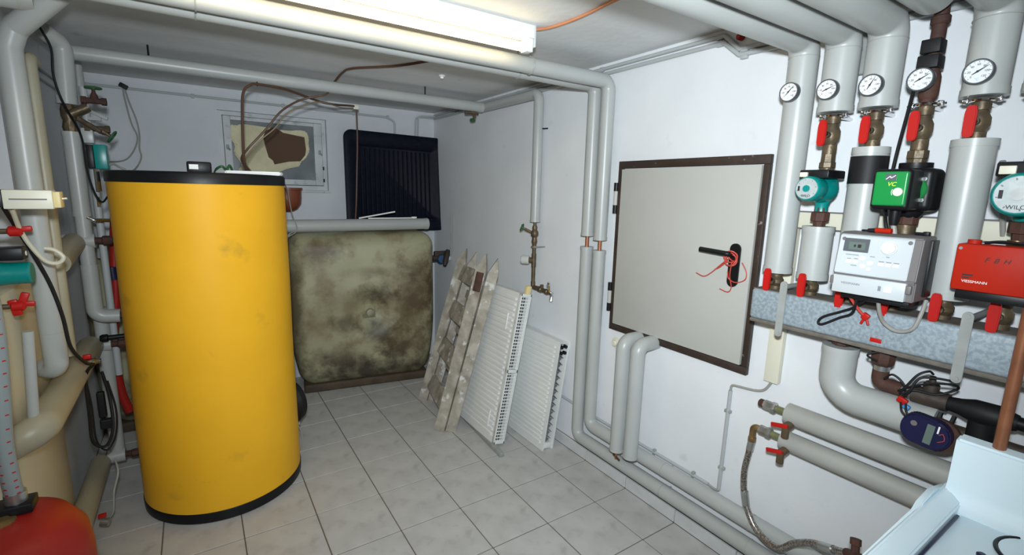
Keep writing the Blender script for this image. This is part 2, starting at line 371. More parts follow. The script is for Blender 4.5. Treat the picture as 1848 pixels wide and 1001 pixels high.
# ---------------------------------------------------------------- manifold on the right wall
XM = 1.415; YP = [-1.762 - .1225 * k for k in range(6)]
ORD = ['first', 'second', 'third', 'fourth', 'fifth', 'sixth']
BF = 1.35
man = thing('distribution_manifold', 'long galvanised box manifold below the row of red levers', 'manifold', (XM, -2.08, 1.197))
MB().bx(BF, 1.48, -2.56, -1.708, 1.197, 1.312, .012, 3).build('manifold_body', m_galv, man)
MB().bx(BF + .006, 1.476, -2.555, -1.712, 1.311, 1.3135).build('top_dust', m_dust_shade, man, label='brown dusty top face')
MB().bx(BF + .001, 1.478, -2.558, -1.71, 1.183, 1.199, .006).build('bottom_edge_shade', m_dust_shade, man, label='lower edge strip with its shade painted brown')  # shaded lower curve of the box, put in as a brown strip
MB().bx(BF - .003, BF + .01, -2.108, -2.138, 1.213, 1.226, .001).build('warning_tag', m_red, man, label='small red tag')
for y, lab in ((-1.828, 'flat grey hanger strap over left end of the galvanised manifold'), (-2.324, 'flat grey hanger strap over the manifold beside right red lever')):
    s = thing('hanger_strap', lab, 'bracket', (BF, y, 1.165), 'hanger straps on the manifold')
    cp = [(.0125 * math.cos(t), .09 + .0125 * math.sin(t)) for t in [PI * k / 8 for k in range(9)]] + [(-.0125 * math.cos(t), -.09 - .0125 * math.sin(t)) for t in [PI * k / 8 for k in range(9)]]
    MB().prism(cp, (BF - .002, y, 1.255), U, Z, (-.006, 0, 0), .001).build('strap', m_grey, s)
    for zz in (1.345, 1.165): MB().cyl((BF - .011, y, zz), (BF - .005, y, zz), .007, n=6).build('bolt', m_grey, s)
    MB().cyl((BF - .002, y, 1.336), (W, y, 1.336), .009, n=10).build('wall_rod', m_grey, s)

def ball_valve(y, z0, z1, label, hz=None, hy=None):
    t = thing('ball_valve', label, 'valve', (XM, y, z0), 'red lever ball valves at the manifold'); h = z1 - z0
    b = MB(); b.lathe((XM, y, z0), Z, [(0, .021), (.02 * h / .08, .021), (.021 * h / .08, .017), (.3 * h, .019), (.42 * h, .0255), (.6 * h, .0255), (.72 * h, .019), (.79 * h, .017), (.8 * h, .021), (h, .021)], 16)
    b.cyl((XM, y, z0 + .5 * h), (XM - .038, y, z0 + .5 * h), .010, n=10)
    b.build('valve_body', m_brass, t)
    zc = hz or z0 + .48 * h; yy = hy or y + .004
    p = MB(); hh = .0415
    p.prism([(-.013, hh * .55), (-.009, hh), (.009, hh), (.013, hh * .55), (.012, -hh * .8), (.008, -hh), (-.008, -hh), (-.012, -hh * .8)], (XM - .052, yy, zc), U, Z, (-.013, 0, 0), .0025)
    p.build('lever', m_red, t)
    MB().cyl((XM - .038, y, zc), (XM - .053, yy, zc), .008, n=8).build('stem', m_dark, t)
    return t
def gauge(y, z, ang, label, r=.0325, xf=1.349):
    t = thing('thermometer', label, 'thermometer', (xf, y, z), 'round dial thermometers on the risers')
    c = MB(); c.lathe((xf + .022, y, z), (-1, 0, 0), [(0, r * .93), (.004, r), (.021, r), (.023, r * .96), (.023, r * .88), (.020, r * .86)], 32)
    c.cyl((xf + .022, y, z), (xf + .04, y, z), .009, n=10); c.build('case', m_rim, t)
    xx = xf + .0015
    d = MB().cyl((xx + .002, y, z), (xx, y, z), r * .875, n=32).build('dial', m_dial, t)
    tk = MB()
    for k in range(13):
        a = math.radians(225 - 270 * k / 12); ro, ri = r * .82, r * (.70 if k % 2 == 0 else .75)
        p0 = V((xx - .0004, y, z)) + U * math.cos(a) * ri + Z * math.sin(a) * ri; p1 = V((xx - .0004, y, z)) + U * math.cos(a) * ro + Z * math.sin(a) * ro
        tk.cyl(p0, p1, .0005, n=4)
    tk.build('scale_mark', m_black, d)
    for k in range(7):
        a = math.radians(225 - 270 * k / 6)
        text(str(k * 20), r * .22, V((xx - .0003, y, z)) + (U * math.cos(a) + Z * math.sin(a)) * r * .55, U, Z, m_black, d, 'numeral', .0003)
    text('°C', r * .28, V((xx - .0003, y, z)) - Z * r * .62, U, Z, m_dialb, d, 'numeral', .0003)
    n = MB(); a = math.radians(ang); dr = U * math.cos(a) + Z * math.sin(a); q = V((-dr.y * 0, 0, 0)); pr = U * -math.sin(a) + Z * math.cos(a)
    o = V((xx - .002, y, z)); n.prism([(-.42 * r, -.02 * r), (0, -.055 * r), (.78 * r, -.008 * r), (.78 * r, .008 * r), (0, .055 * r), (-.42 * r, .02 * r)], o, dr, pr, (-.0008, 0, 0)); n.cyl(o, o + V((-.002, 0, 0)), r * .08, n=10)
    n.build('needle', m_black, t)
def clamp(y, z, parent):
    c = MB(); c.torus((XM, y, z), Z, .026, .0055, 20, 8); c.box((XM - .004, y + .034, z), (.016, .014, .016), None, .003); c.box((XM - .004, y - .034, z), (.016, .014, .016), None, .003)
    c.cyl((XM, y - .046, z), (XM, y + .046, z), .0035, n=6); c.cyl((XM, y, z), (W, y, z), .006, n=8); c.build('pipe_clamp', m_chrome, parent, label='shiny zinc pipe clamp')
RJ = .0475
def jacket(parent, pts, r=RJ, bend=.055, bands=(), mat=None, name='jacket'):
    MB().pipe(pts, r, bend, 32).build(name, mat or m_jacket, parent)
    for p0, p1 in bands:
        p0, p1 = V(p0), V(p1); e_ = (p1 - p0).normalized() * .0012; MB().cyl(p0 - e_, p1 + e_, r + .0022, n=32).build('end_band', mat or m_jacket, parent)
def vband(x, y, z, h=.018): return ((x, y, z), (x, y, z + h))
ZH = 2.19
# first riser, full height
labs = ['grey insulated riser pipe beside the low door, first in the row', 'grey insulated pipe end above the teal pump, second in the row', 'grey insulated pipe end above black banded jacket, third in the row', 'grey insulated overhead pipe ending in a bare iron riser', 'grey insulated pipe end above long jacket, fifth in the row', 'grey insulated pipe end above the rightmost teal pump']
p1 = thing('insulated_pipe', labs[0], 'pipe', (XM, YP[0], 1.378), 'grey insulated risers of the manifold')
jacket(p1, [(LW, YP[0], ZH), (XM, YP[0], ZH), (XM, YP[0], 1.378)], bands=[vband(XM, YP[0], 1.378)])
MB().cyl((XM, YP[0], ZH - .056), (XM, YP[0], ZH - .059), RJ + .001, n=32).build('seam', m_jacketd, p1)
for k in (1, 2, 4, 5):
    t = thing('insulated_pipe', labs[k], 'pipe', (XM, YP[k], 1.937), 'grey insulated risers of the manifold')
    jacket(t, [(LW, YP[k], ZH), (XM, YP[k], ZH), (XM, YP[k], 1.937)], .051 if k < 3 else .049, bands=[vband(XM, YP[k], 1.937)])
    MB().cyl((XM, YP[k], ZH - .056), (XM, YP[k], ZH - .059), .052, n=32).build('seam', m_jacketd, t)
    clamp(YP[k], 1.927, t)
t = thing('insulated_pipe', labs[3], 'pipe', (XM, YP[3], 1.93), 'grey insulated risers of the manifold')
MB().cyl((LW, YP[3], ZH + .02), (XM - .075, YP[3], ZH + .02), .05, n=32).build('jacket', m_jacket, t)
MB().pipe([(XM - .09, YP[3], ZH + .02), (XM, YP[3], ZH + .02), (XM, YP[3], 1.93)], .0175, .03, 16).lathe((XM, YP[3], 2.148), Z, [(0, .0195), (.004, .023), (.02, .023), (.024, .0195)], 16).build('iron_pipe', m_rust, t, label='bare dark brown iron pipe')
MB().bx(XM - .03, XM + .022, YP[3] - .018, YP[3] + .028, 2.07, 2.108, .003).bx(XM - .034, XM + .022, YP[3] - .02, YP[3] + .03, 2.028, 2.064, .003).build('insulating_sleeve', m_rubber, t)
MB().lathe((XM, YP[3], 1.945), Z, [(0, .019), (.01, .024), (.06, .024), (.08, .0185)], 16).cyl((XM, YP[3], 1.985), (XM - .05, YP[3], 1.992), .012, n=10).build('tee', m_rust, t)
clamp(YP[3], 1.93, t)
for k, (z, a) in enumerate(((2.013, 50), (2.003, 22), (1.997, 62), (1.993, 30), (1.992, 33))):
    gauge(YP[k] + .005, z, a, 'round white dial thermometer on the %s riser from the door' % ORD[k])
gauge(YP[5] + .005, 1.992, 40, 'round white dial thermometer on the sixth riser from the door')
# lower jackets
def lower(k, z0, z1, label, r=.048):
    t = thing('pipe_jacket', label, 'pipe', (XM, YP[k], z0), 'grey lower pipe jackets above the manifold')
    jacket(t, [(XM, YP[k], z0), (XM, YP[k], z1)], r, bands=[vband(XM, YP[k], z0), vband(XM, YP[k], z1 - .018)]); return t
lower(1, 1.372, 1.556, 'short grey pipe jacket below the left teal pump')
t = lower(2, 1.372, 1.815, 'grey pipe jacket with wide black band behind the control unit', .049)
MB().cyl((XM, YP[2], 1.702), (XM, YP[2], 1.788), .0515, n=32).build('black_band', m_rubber, t, label='wide black rubber band')
lower(4, 1.376, 1.822, 'long grey pipe jacket behind the red controller box', .049)
# upper and lower ball valves
for k, z0, z1, nm in ((1, 1.80, 1.925, 'above the left teal pump'), (2, 1.81, 1.922, 'above the black banded pipe jacket'), (3, 1.80, 1.925, 'above the green and black pump'), (4, 1.815, 1.922, 'above the long grey jacket on the right'), (5, 1.80, 1.925, 'above the rightmost teal pump')):
    ball_valve(YP[k], z0, z1, 'brass ball valve with red lever ' + nm, 1.866)
for k, nm in enumerate(('below the insulated riser beside the door', 'below the short grey jacket', 'partly hidden under left end of the control unit', 'under right end of the control unit by grey cable', 'below the long grey jacket on the right', 'below the red controller box')):
    ball_valve(YP[k], 1.308, 1.392 if k == 5 else 1.378, 'brass ball valve with red lever ' + nm, 1.352 if k not in (2, 3) else 1.325)

# teal circulation pumps
def teal_pump(y, zc, label, s=1.0, zt=1.80, zb=1.556, word='wilo'):
    t = thing('circulation_pump', label, 'pump', (XM, y, zb), 'teal circulation pumps')
    b = MB(); b.lathe((XM, y, zc - .075 * s), Z, [(0, .021), (.02 * s, .020), (.05 * s, .03 * s), (.075 * s, .044 * s), (.10 * s, .04 * s), (.125 * s, .024), (.14 * s, .022)], 24)
    b.lathe((XM, y, zc), (-1, 0, 0), [(-.02, .03 * s), (0, .046 * s), (.02, .047 * s), (.045, .04 * s), (.06, .036 * s)], 28); b.build('pump_housing', m_teal, t)
    mo = MB().lathe((XM - .055, y, zc), (-1, 0, 0), [(0, .038 * s), (.01, .041 * s), (.055, .041 * s), (.062, .038 * s), (.064, .036 * s)], 32).build('motor', m_teal, t)
    dl = MB().cyl((XM - .118, y, zc), (XM - .1215, y, zc), .034 * s, n=32).build('dial_plate', m_plate, t, label='silver white round rating plate')
    MB().cyl((XM - .1215, y, zc), (XM - .1245, y, zc), .011 * s, n=20).build('vent_screw', m_zinc if s > 1 else m_teal, dl)
    xx = XM - .1218
    text(word.upper(), .011 * s, (xx, y, zc - .024 * s), U, Z, m_black, dl)
    for a_ in range(8):
        a_ = a_ * PI / 4 + .2; q0 = V((xx, y, zc)) + U * math.cos(a_) * .027 * s + Z * math.sin(a_) * .027 * s; q1 = V((xx, y, zc)) + U * math.cos(a_) * .031 * s + Z * math.sin(a_) * .031 * s
        MB().cyl(q0, q1, .0012 * s, n=5).build('dial_mark', m_ink, dl)
    MB().bx(xx - .0006, xx + .0004, y + .021 * s, y + .027 * s, zc - .008 * s, zc + .008 * s).build('dial_mark', m_black, dl)
    tb = MB().bx(XM - .095, XM + .025, y - .05 * s, y + .042 * s, zc + .034 * s, zc + .062 * s, .005).build('terminal_box', m_dark, t)
    MB().bx(XM - .104, XM - .093, y + .012 * s, y + .036 * s, zc + .038 * s, zc + .054 * s, .002).build('cable_gland', m_cream, tb)
    MB().lathe((XM, y, zt - .045), Z, [(0, .0235), (.002, .026), (.018, .026), (.02, .023), (.045, .022)], 8).lathe((XM, y, zc + .05 * s), Z, [(0, .021), (zt - .045 - zc - .05 * s, .021)], 12).build('top_union', m_brass, t)
    MB().lathe((XM, y, zb - .004), Z, [(0, .018), (.012, .020), (.022, .021), (.024, .03), (.052, .03), (.056, .022), (.07, .021)], 8).build('bottom_union', m_rust, t, label='rust brown union nut')
    return t
teal_pump(YP[1], 1.684, 'teal circulation pump with round silver plate left of control unit')
t6 = teal_pump(YP[5] - .006, 1.674, 'larger teal circulation pump cut off by the right picture edge', 1.32, 1.80, 1.555)
MB().cyl((XM, YP[5], 1.50), (XM, YP[5], 1.556), .02, n=14).build('bottom_nipple', m_brassy, t6)
MB().lathe((XM, YP[5], 1.385), Z, [(0, .021), (.12, .021)], 14).build('riser_pipe', m_brass, t6)
MB().cable([(1.44, -2.31, 1.765), (1.47, -2.312, 1.70), (1.50, -2.32, 1.62), (1.52, -2.325, 1.56)], .007).build('cable', m_greyc, t6)

# green electronic pump
g = thing('circulation_pump', 'green and black electronic pump with white knob', 'pump', (XM, YP[3], 1.56)); y = YP[3]
b = MB(); b.rbox((XM - .005, y - .012, 1.685), (.10, .105, .125), .018, 3); b.lathe((XM, y, 1.614), Z, [(-.012, .028), (0, .036), (.02, .04), (.12, .036), (.138, .041), (.15, .041)], 20)
b.build('pump_housing', m_dark, g)
MB().lathe((XM - .05, y - .014, 1.685), (-1, 0, 0), [(0, .04), (.02, .038), (.03, .03)], 24).build('motor_ring', m_green, g)
hd = MB(); hd.rbox((1.305, y + .002, 1.683), (.09, .094, .115), .012, 2); hd.build('electronics_head', m_dark, g)
fc = MB().rbox((1.262, y + .002, 1.685), (.018, .080, .096), .006, 2).build('front_cover', m_green, g)
xx = 1.2525
lo = MB().box((xx, y + .002, 1.717), (.0016, .026, .019)).build('logo_plate', m_lcdf, fc)
MB().cable([(xx - .0012, y + .013, 1.711), (xx - .0012, y + .004, 1.719), (xx - .0012, y + .001, 1.715), (xx - .0012, y - .009, 1.722)], .0012, 5).build('logo_line', m_whitep, fc)
text('VC', .016, (xx - .0006, y - .002, 1.697), U, Z, m_yel, fc, shear=.2)
MB().cyl((xx + .002, y - .020, 1.676), (xx - .006, y - .020, 1.676), .0115, n=24).build('knob', m_cream, fc)
MB().cable([(xx - .0005, y - .006, 1.683), (xx - .0005, y - .004, 1.676), (xx - .0005, y - .006, 1.667)], .0008, 5).build('scale_arc', m_whitep, fc)
for dz in (-.03, .03): MB().cyl((XM - .062, y - .045, 1.685 + dz), (XM - .05, y - .045, 1.685 + dz), .006, n=6).build('bolt', m_zinc, g)
MB().lathe((XM, y, 1.755), Z, [(0, .024), (.02, .024), (.022, .027), (.044, .027), (.046, .022)], 8).build('top_union', m_brass, g)
MB().lathe((XM, y, 1.58), Z, [(0, .022), (.002, .03), (.026, .03), (.03, .026)], 8).build('bottom_union', m_rust, g)
MB().lathe((XM, y, 1.385), Z, [(0, .021), (.16, .021), (.162, .026), (.195, .026)], 14).build('bottom_nipple', m_brass, g)
MB().lathe((1.315, y + .0, 1.63), (0, 0, -1), [(0, .016), (.03, .014), (.05, .010)], 12).build('cable_gland', m_dark, g)
MB().cable([(1.315, y, 1.585), (1.318, y - .004, 1.565), (1.32, y - .006, 1.552)], .007, 8).build('cable', m_greyc, g)
MB().cable([(1.36, y + .016, 2.005), (1.40, y + .035, 1.93), (1.43, y + .055, 1.83), (1.435, y + .062, 1.76), (1.40, y + .055, 1.66), (1.34, y + .03, 1.60), (1.325, y + .012, 1.552)], .005).build('sensor_cable', m_rubber, g, label='thin black sensor cable looping up to the dial')

# cream cable trunk on the wall behind the pumps, dropping beside the door
tr = thing('cable_trunking', 'cream cable trunking running behind pumps and dropping beside the door', 'trunking', (W, -1.74, .905))
MB().bx(W - .03, W, -2.75, -1.70, 1.541, 1.603, .002).build('trunking_run', m_cream, tr)
MB().bx(W - .031, W, -2.75, -1.70, 1.600, 1.605).bx(W - .031, W, -2.75, -1.70, 1.539, 1.543).build('lid_edge', m_ctrls, tr)
MB().bx(W - .028, W, -1.765, -1.708, .905, 1.541, .002).build('trunking_drop', m_cream, tr)

# heating control unit
ct = thing('heating_controller', 'light grey heating control unit with small screen and round knob', 'controller', (1.29, -2.13, 1.365))
ya, yb = -2.026, -2.224
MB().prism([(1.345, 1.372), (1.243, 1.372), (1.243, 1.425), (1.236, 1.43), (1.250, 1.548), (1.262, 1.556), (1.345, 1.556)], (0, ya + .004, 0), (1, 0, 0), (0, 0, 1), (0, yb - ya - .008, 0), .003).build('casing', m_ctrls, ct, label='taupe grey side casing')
nv = V((-.118, 0, .014)).normalized()
fp = MB(); fp.prism([(1.241, 1.428), (1.232, 1.433), (1.246, 1.545), (1.258, 1.553), (1.27, 1.553), (1.27, 1.43)], (0, ya, 0), (1, 0, 0), (0, 0, 1), (0, yb - ya + .016, 0), .0015)
fpo = fp.build('front_panel', m_ctrl, ct)
MB().bx(1.231, 1.262, yb + .014, ya, 1.372, 1.4255, .003).build('terminal_cover', m_ctrl, ct)
def onp(y, z, d=0):                                      # a point on the sloping front panel
    return V((1.232 + (z - 1.433) * .125 - d, y, z))
pu, pv = U, V((.125, 0, 1)).normalized()
def plate(y, z, dy, dz, d, mat, name, bev=.001):
    c = onp(y, z); u, v = pu, pv; nn = u.cross(v)
    b = MB(); b.prism([(-dy / 2, -dz / 2), (dy / 2, -dz / 2), (dy / 2, dz / 2), (-dy / 2, dz / 2)], c - nn * .002, u, v, nn * (d + .002), bev); return b.build(name, mat, fpo)
plate(-2.072, 1.518, .066, .040, .0015, m_lcdf, 'display_bezel')
c = onp(-2.074, 1.516); MB().prism([(-.021, -.011), (.021, -.011), (.021, .011), (-.021, .011)], c, pu, pv, pu.cross(pv) * .002).build('screen', m_lcd, fpo)
for yy, wd, ht in ((-2.069, .005, .007), (-2.081, .009, .010)): MB().prism([(-wd / 2, -ht / 2), (wd / 2, -ht / 2), (wd / 2, ht / 2), (-wd / 2, ht / 2)], onp(yy, 1.516, .0021), pu, pv, pu.cross(pv) * .0004).build('screen_mark', m_black, fpo)
nn = pu.cross(pv); c = onp(-2.155, 1.518)
MB().lathe(c, nn, [(0, .0195), (.006, .0195), (.007, .0175), (.012, .017), (.013, .015)], 32).build('knob', m_white, fpo)
for y, z in ((-2.037, 1.535), (-2.200, 1.537)): MB().lathe(onp(y, z), nn, [(-.001, .0055), (.001, .0055), (.0012, .003)], 16).build('screw', m_ctrls, fpo)
for y, z, ry in ((-2.060, 1.469, .008), (-2.078, 1.470, .008), (-2.094, 1.482, .008), (-2.098, 1.459, .008), (-2.115, 1.470, .008), (-2.114, 1.452, .006)):
    b = MB(); c = onp(y, z); b.prism([(ry * math.cos(2 * PI * k / 16), ry * .75 * math.sin(2 * PI * k / 16)) for k in range(16)], c, pu, pv, nn * .0016); b.build('button', m_white, fpo)
for y in (-2.142, -2.160, -2.178):
    plate(y, 1.470, .014, .009, .001, m_white, 'button', 0); plate(y, 1.4775, .013, .0025, .0005, m_ink, 'button_mark', 0)
for y, z, wd in ((-2.066, 1.489, .034), (-2.06, 1.477, .01), (-2.078, 1.478, .01), (-2.075, 1.458, .016), (-2.118, 1.489, .012), (-2.155, 1.492, .008)): plate(y, z, wd, .0022, .0004, m_ink, 'printed_mark', 0)
text('VIESSMANN', .0095, (1.2305, -2.075, 1.403), U, Z, m_ink, ct)
MB().bx(1.229, 1.232, -2.180, -2.160, 1.392, 1.410, .001).build('service_flap', m_white, ct); MB().bx(1.2300, 1.232, -2.146, -2.153, 1.394, 1.408).build('printed_mark', m_ink, ct)
for y in (ya + .003, yb + .01): MB().bx(1.231, 1.26, y - .008, y + .005, 1.396, 1.42, .002).build('side_clip', m_ctrls, ct)
MB().bx(1.27, 1.352, yb + .012, ya - .012, 1.352, 1.372, .002).build('terminal_base', m_dark, ct)
MB().bx(1.30, 1.352, yb - .01, yb, 1.385, 1.545, .002).build('rear_housing', m_dark, ct)
# cables under the controller
MB().cable([(1.29, -2.075, 1.36), (1.30, -2.072, 1.325), (1.325, -2.055, 1.292), (1.338, -2.02, 1.27), (1.338, -1.972, 1.236), (1.338, -1.958, 1.240), (1.338, -1.972, 1.262), (1.338, -2.02, 1.290), (1.33, -2.06, 1.315), (1.30, -2.10, 1.355)], .0042).build('cable', m_rubber, None, 'black cable hanging in a slim loop below the control unit', 'cable')
MB().cable([(1.28, -2.135, 1.362), (1.30, -2.137, 1.32), (1.325, -2.143, 1.287), (1.335, -2.165, 1.268), (1.335, -2.19, 1.268), (1.33, -2.215, 1.285), (1.335, -2.225, 1.325), (1.35, -2.228, 1.37)], .0055).build('cable', m_greyc, None, 'thick grey cable hanging in a wide loop below the control unit', 'cable')
rs = thing('cable_clip', 'small red cable clip hanging on red wire below control unit', 'clip', (1.32, -2.09, 1.28))
MB().cable([(1.28, -2.055, 1.365), (1.30, -2.066, 1.335), (1.32, -2.082, 1.305), (1.328, -2.09, 1.296)], .0045).build('wire', m_redc, rs)
MB().box((1.328, -2.094, 1.293), (.012, .02, .02), Matrix.Rotation(.5, 3, 'X'), .003).cyl((1.328, -2.09, 1.283), (1.328, -2.084, 1.268), .004, n=8).cyl((1.328, -2.098, 1.285), (1.328, -2.104, 1.268), .004, n=8).build('clip', m_red, rs)
# screwdriver left on top
sd = thing('screwdriver', 'orange and black handled tool lying on top of the control unit', 'tool', (1.285, -2.12, 1.557))
MB().cyl((1.29, -2.098, 1.564), (1.288, -2.138, 1.564), .0075, n=10).build('handle', m_orange, sd)
MB().cyl((1.291, -2.078, 1.562), (1.29, -2.098, 1.563), .0055, .0075, n=10).torus((1.292, -2.073, 1.561), (0, 0, 1), .009, .003, 14, 6).build('grip_end', m_rubber, sd)
MB().cyl((1.31, -2.187, 1.561), (1.31, -2.222, 1.561), .0045, n=8).bx(1.30, 1.32, -2.22, -2.206, 1.556, 1.568, .002).build('cable_gland', m_dark, None, 'small black cable gland on right end of control unit top', 'gland')

# red controller box
rb = thing('pump_controller', 'orange red controller box with handwritten black letters', 'controller', (1.31, -2.36, 1.41))
MB().bx(1.272, 1.335, -2.442, -2.290, 1.424, 1.546, .006).build('cover', m_orange, rb)
MB().bx(1.285, 1.365, -2.44, -2.30, 1.400, 1.426, .003).build('base', m_dark, rb, label='black base below the red cover')
MB().cyl((1.31, -2.315, 1.545), (1.31, -2.315, 1.556), .014, n=16).build('cover_knob', m_orange, rb)
MB().cable([(1.33, -2.33, 1.548), (1.34, -2.36, 1.553), (1.34, -2.40, 1.552), (1.36, -2.44, 1.55)], .004).build('cable', m_dark, rb)
MB().cyl((1.273, -2.299, 1.534), (1.271, -2.299, 1.534), .004, n=12).build('screw', m_zinc, rb)
for ch, yy, sz in (('F', -2.352, .018), ('B', -2.370, .017), ('H', -2.389, .017)):
    text(ch, sz, (1.2715, yy, 1.508 + .0 * yy), U, (0, -.08, 1), m_black, rb, shear=.25)
MB().bx(1.2712, 1.2725, -2.332, -2.311, 1.4635, 1.468).build('printed_mark', m_black, rb); MB().bx(1.2712, 1.2725, -2.326, -2.311, 1.457, 1.4605).build('printed_mark', m_black, rb)
text('VIESSMANN', .0095, (1.2715, -2.337, 1.449), U, Z, m_whitep, rb)

# copper pipe crossing the manifold end
MB().cyl((1.30, -2.442, 1.0), (1.30, -2.442, 1.62), .0135, n=18).build('copper_pipe', m_copper, None, 'vertical copper pipe in front of the manifold right end', 'pipe')

# elbow pipe under the manifold
e = thing('insulated_pipe', 'thick grey insulated elbow pipe leaving the manifold underside', 'pipe', (XM, YP[2], .95))
jacket(e, [(XM, YP[2], 1.158), (XM, YP[2], .988), (XM, -2.285, .988)], .0525, .075, bands=[((XM, YP[2], 1.14), (XM, YP[2], 1.158)), ((XM, -2.265, .988), (XM, -2.285, .988))])
MB().lathe((XM, YP[2], 1.156), Z, [(0, .021), (.006, .021), (.008, .03), (.03, .03), (.032, .024), (.042, .024)], 8).build('union', m_rust, e)
MB().cyl((XM, -2.285, .988), (XM, -2.9, .988), .021, n=16).lathe((XM, -2.36, .988), (0, -1, 0), [(0, .024), (.005, .03), (.03, .03), (.035, .024)], 8).build('bare_pipe', m_iron, e)
# dark iron pipe line with tee
ip = thing('iron_pipe', 'dark brown iron pipe with tee under the manifold', 'pipe', (XM, YP[3], 1.05)); y = YP[3]
MB().lathe((XM, y, 1.128), Z, [(0, .024), (.01, .032), (.04, .034), (.05, .028), (.07, .022)], 8).build('union', m_rust, ip)
MB().cyl((XM, y, 1.105), (XM, y, 1.13), .022, n=16).cyl((XM, y - .055, 1.067), (XM, y - .095, 1.067), .0175, n=16).build('nipple', m_zinc, ip)
MB().pipe([(XM, y, 1.112), (XM, y, 1.067), (XM, y - .062, 1.067)], .0225, .03, 18).build('elbow', m_rust, ip)
MB().cyl((XM, y - .09, 1.067), (XM, y - .175, 1.067), .027, n=18).cyl((XM, y - .13, 1.067), (XM, y - .13, 1.11), .02, n=16).lathe((XM, y - .13, 1.105), Z, [(0, .015), (.012, .015), (.013, .009), (.03, .008)], 8).build('tee', m_iron, ip)
MB().cyl((XM, y - .17, 1.067), (XM, -2.9, 1.067), .0185, n=16).build('pipe_run', m_dark, ip, label='black painted pipe run')
MB().lathe((XM, -2.30, 1.067), (0, -1, 0), [(0, .02), (.03, .024), (.06, .033), (.11, .034), (.15, .022)], 18).lathe((XM - .02, -2.385, 1.05), (0, 0, -1), [(0, .03), (.05, .03), (.06, .022), (.09, .022)], 16).build('black_valve', m_rubber, ip)
MB().cyl((XM - .0, -2.41, .94), (XM, -2.41, .98), .018, n=12).build('brass_nipple', m_brass, ip)
for i, pts in enumerate(([(1.38, -2.15, 1.19), (1.36, -2.105, 1.165), (1.37, -2.13, 1.15)],
    [(1.37, -2.155, 1.10), (1.37, -2.175, 1.12), (1.37, -2.205, 1.10), (1.375, -2.215, 1.06)],
    [(1.37, -2.195, 1.075), (1.365, -2.225, 1.10), (1.37, -2.27, 1.125), (1.38, -2.315, 1.135), (1.40, -2.32, 1.12), (1.39, -2.28, 1.09), (1.37, -2.23, 1.09), (1.365, -2.20, 1.06)],
    [(1.37, -2.2, 1.07), (1.365, -2.215, 1.10), (1.37, -2.235, 1.14), (1.385, -2.255, 1.155), (1.40, -2.262, 1.145)],
    [(1.37, -2.205, 1.05), (1.36, -2.225, 1.085), (1.365, -2.24, 1.13), (1.38, -2.27, 1.14), (1.40, -2.31, 1.14)],
    [(1.38, -2.30, 1.045), (1.36, -2.30, 1.00), (1.36, -2.325, .965), (1.37, -2.36, .95), (1.38, -2.40, .95)],
    [(1.38, -2.33, 1.045), (1.36, -2.33, 1.01), (1.36, -2.355, .975), (1.37, -2.40, .96)],
    [(1.365, -2.51, 1.20), (1.36, -2.49, 1.16), (1.36, -2.50, 1.11), (1.37, -2.54, 1.10)])):
    MB().cable(pts, .0035 if i < 5 else .006, 6).build('cable', m_rubber, ip)
MB().box((1.36, -2.212, 1.052), (.014, .026, .018), Matrix.Rotation(.4, 3, 'X'), .003).build('sensor_plug', m_red, None, 'small red plug on the cables under the manifold', 'plug')
MB().box((1.348, -2.228, 1.040), (.014, .017, .013), Matrix.Rotation(.4, 3, 'X'), .003).build('sensor_plug', m_blue, None, 'small light blue plug beside the navy meter', 'plug')
hm = thing('heat_meter', 'dark navy rounded heat meter in front of the grey elbow pipe', 'meter', (1.33, -2.3, .94))
cp = []
for k in range(17):
    a = PI / 2 + PI * k / 16; cp.append((-.030 + .047 * math.cos(a) * .7, .045 * math.sin(a)))
for k in range(17):
    a = -PI / 2 + PI * k / 16; cp.append((.014 + .042 * math.cos(a), .045 * math.sin(a)))
mu = V((0, -1, -.10)).normalized(); mv = V((0, -.10, 1)).normalized()
MB().prism(cp, (1.350, -2.290, .992), mu, mv, (-.034, 0, 0), .005).build('housing', m_navy, hm)
MB().cyl((1.362, -2.31, .985), (1.348, -2.31, .985), .05, n=28).build('flow_sensor', m_rust, hm)
o0 = V((1.3155, -2.290, .992))
MB().prism([(-.002, -.03), (.016, -.03), (.016, .03), (-.002, .03)], o0, mu, mv, (-.001, 0, 0)).build('display', m_lcd, hm)
MB().cyl(o0 - mu * .032 + mv * .016, o0 - mu * .032 + mv * .016 + V((-.002, 0, 0)), .008, n=16).build('button', m_ctrls, hm)
MB().prism([(.022, .012), (.026, .012), (.026, .034), (.022, .034)], o0, mu, mv, (-.0006, 0, 0)).build('printed_mark', m_whitep, hm)
MB().cable([o0 + mu * .028 + mv * .010 + V((-.0008, 0, 0)), o0 + mu * .036 + mv * .016 + V((-.0008, 0, 0)), o0 + mu * .042 + mv * .0 + V((-.0008, 0, 0)), o0 + mu * .030 + mv * -.012 + V((-.0008, 0, 0))], .0009, 5).build('printed_mark', m_redc, hm)
for dy in (0, .012): MB().cable([(1.33, -2.25 + dy, 1.015), (1.33, -2.235 + dy, 1.03), (1.345, -2.225 + dy, 1.05)], .003, 6).build('cable', m_rubber, hm)

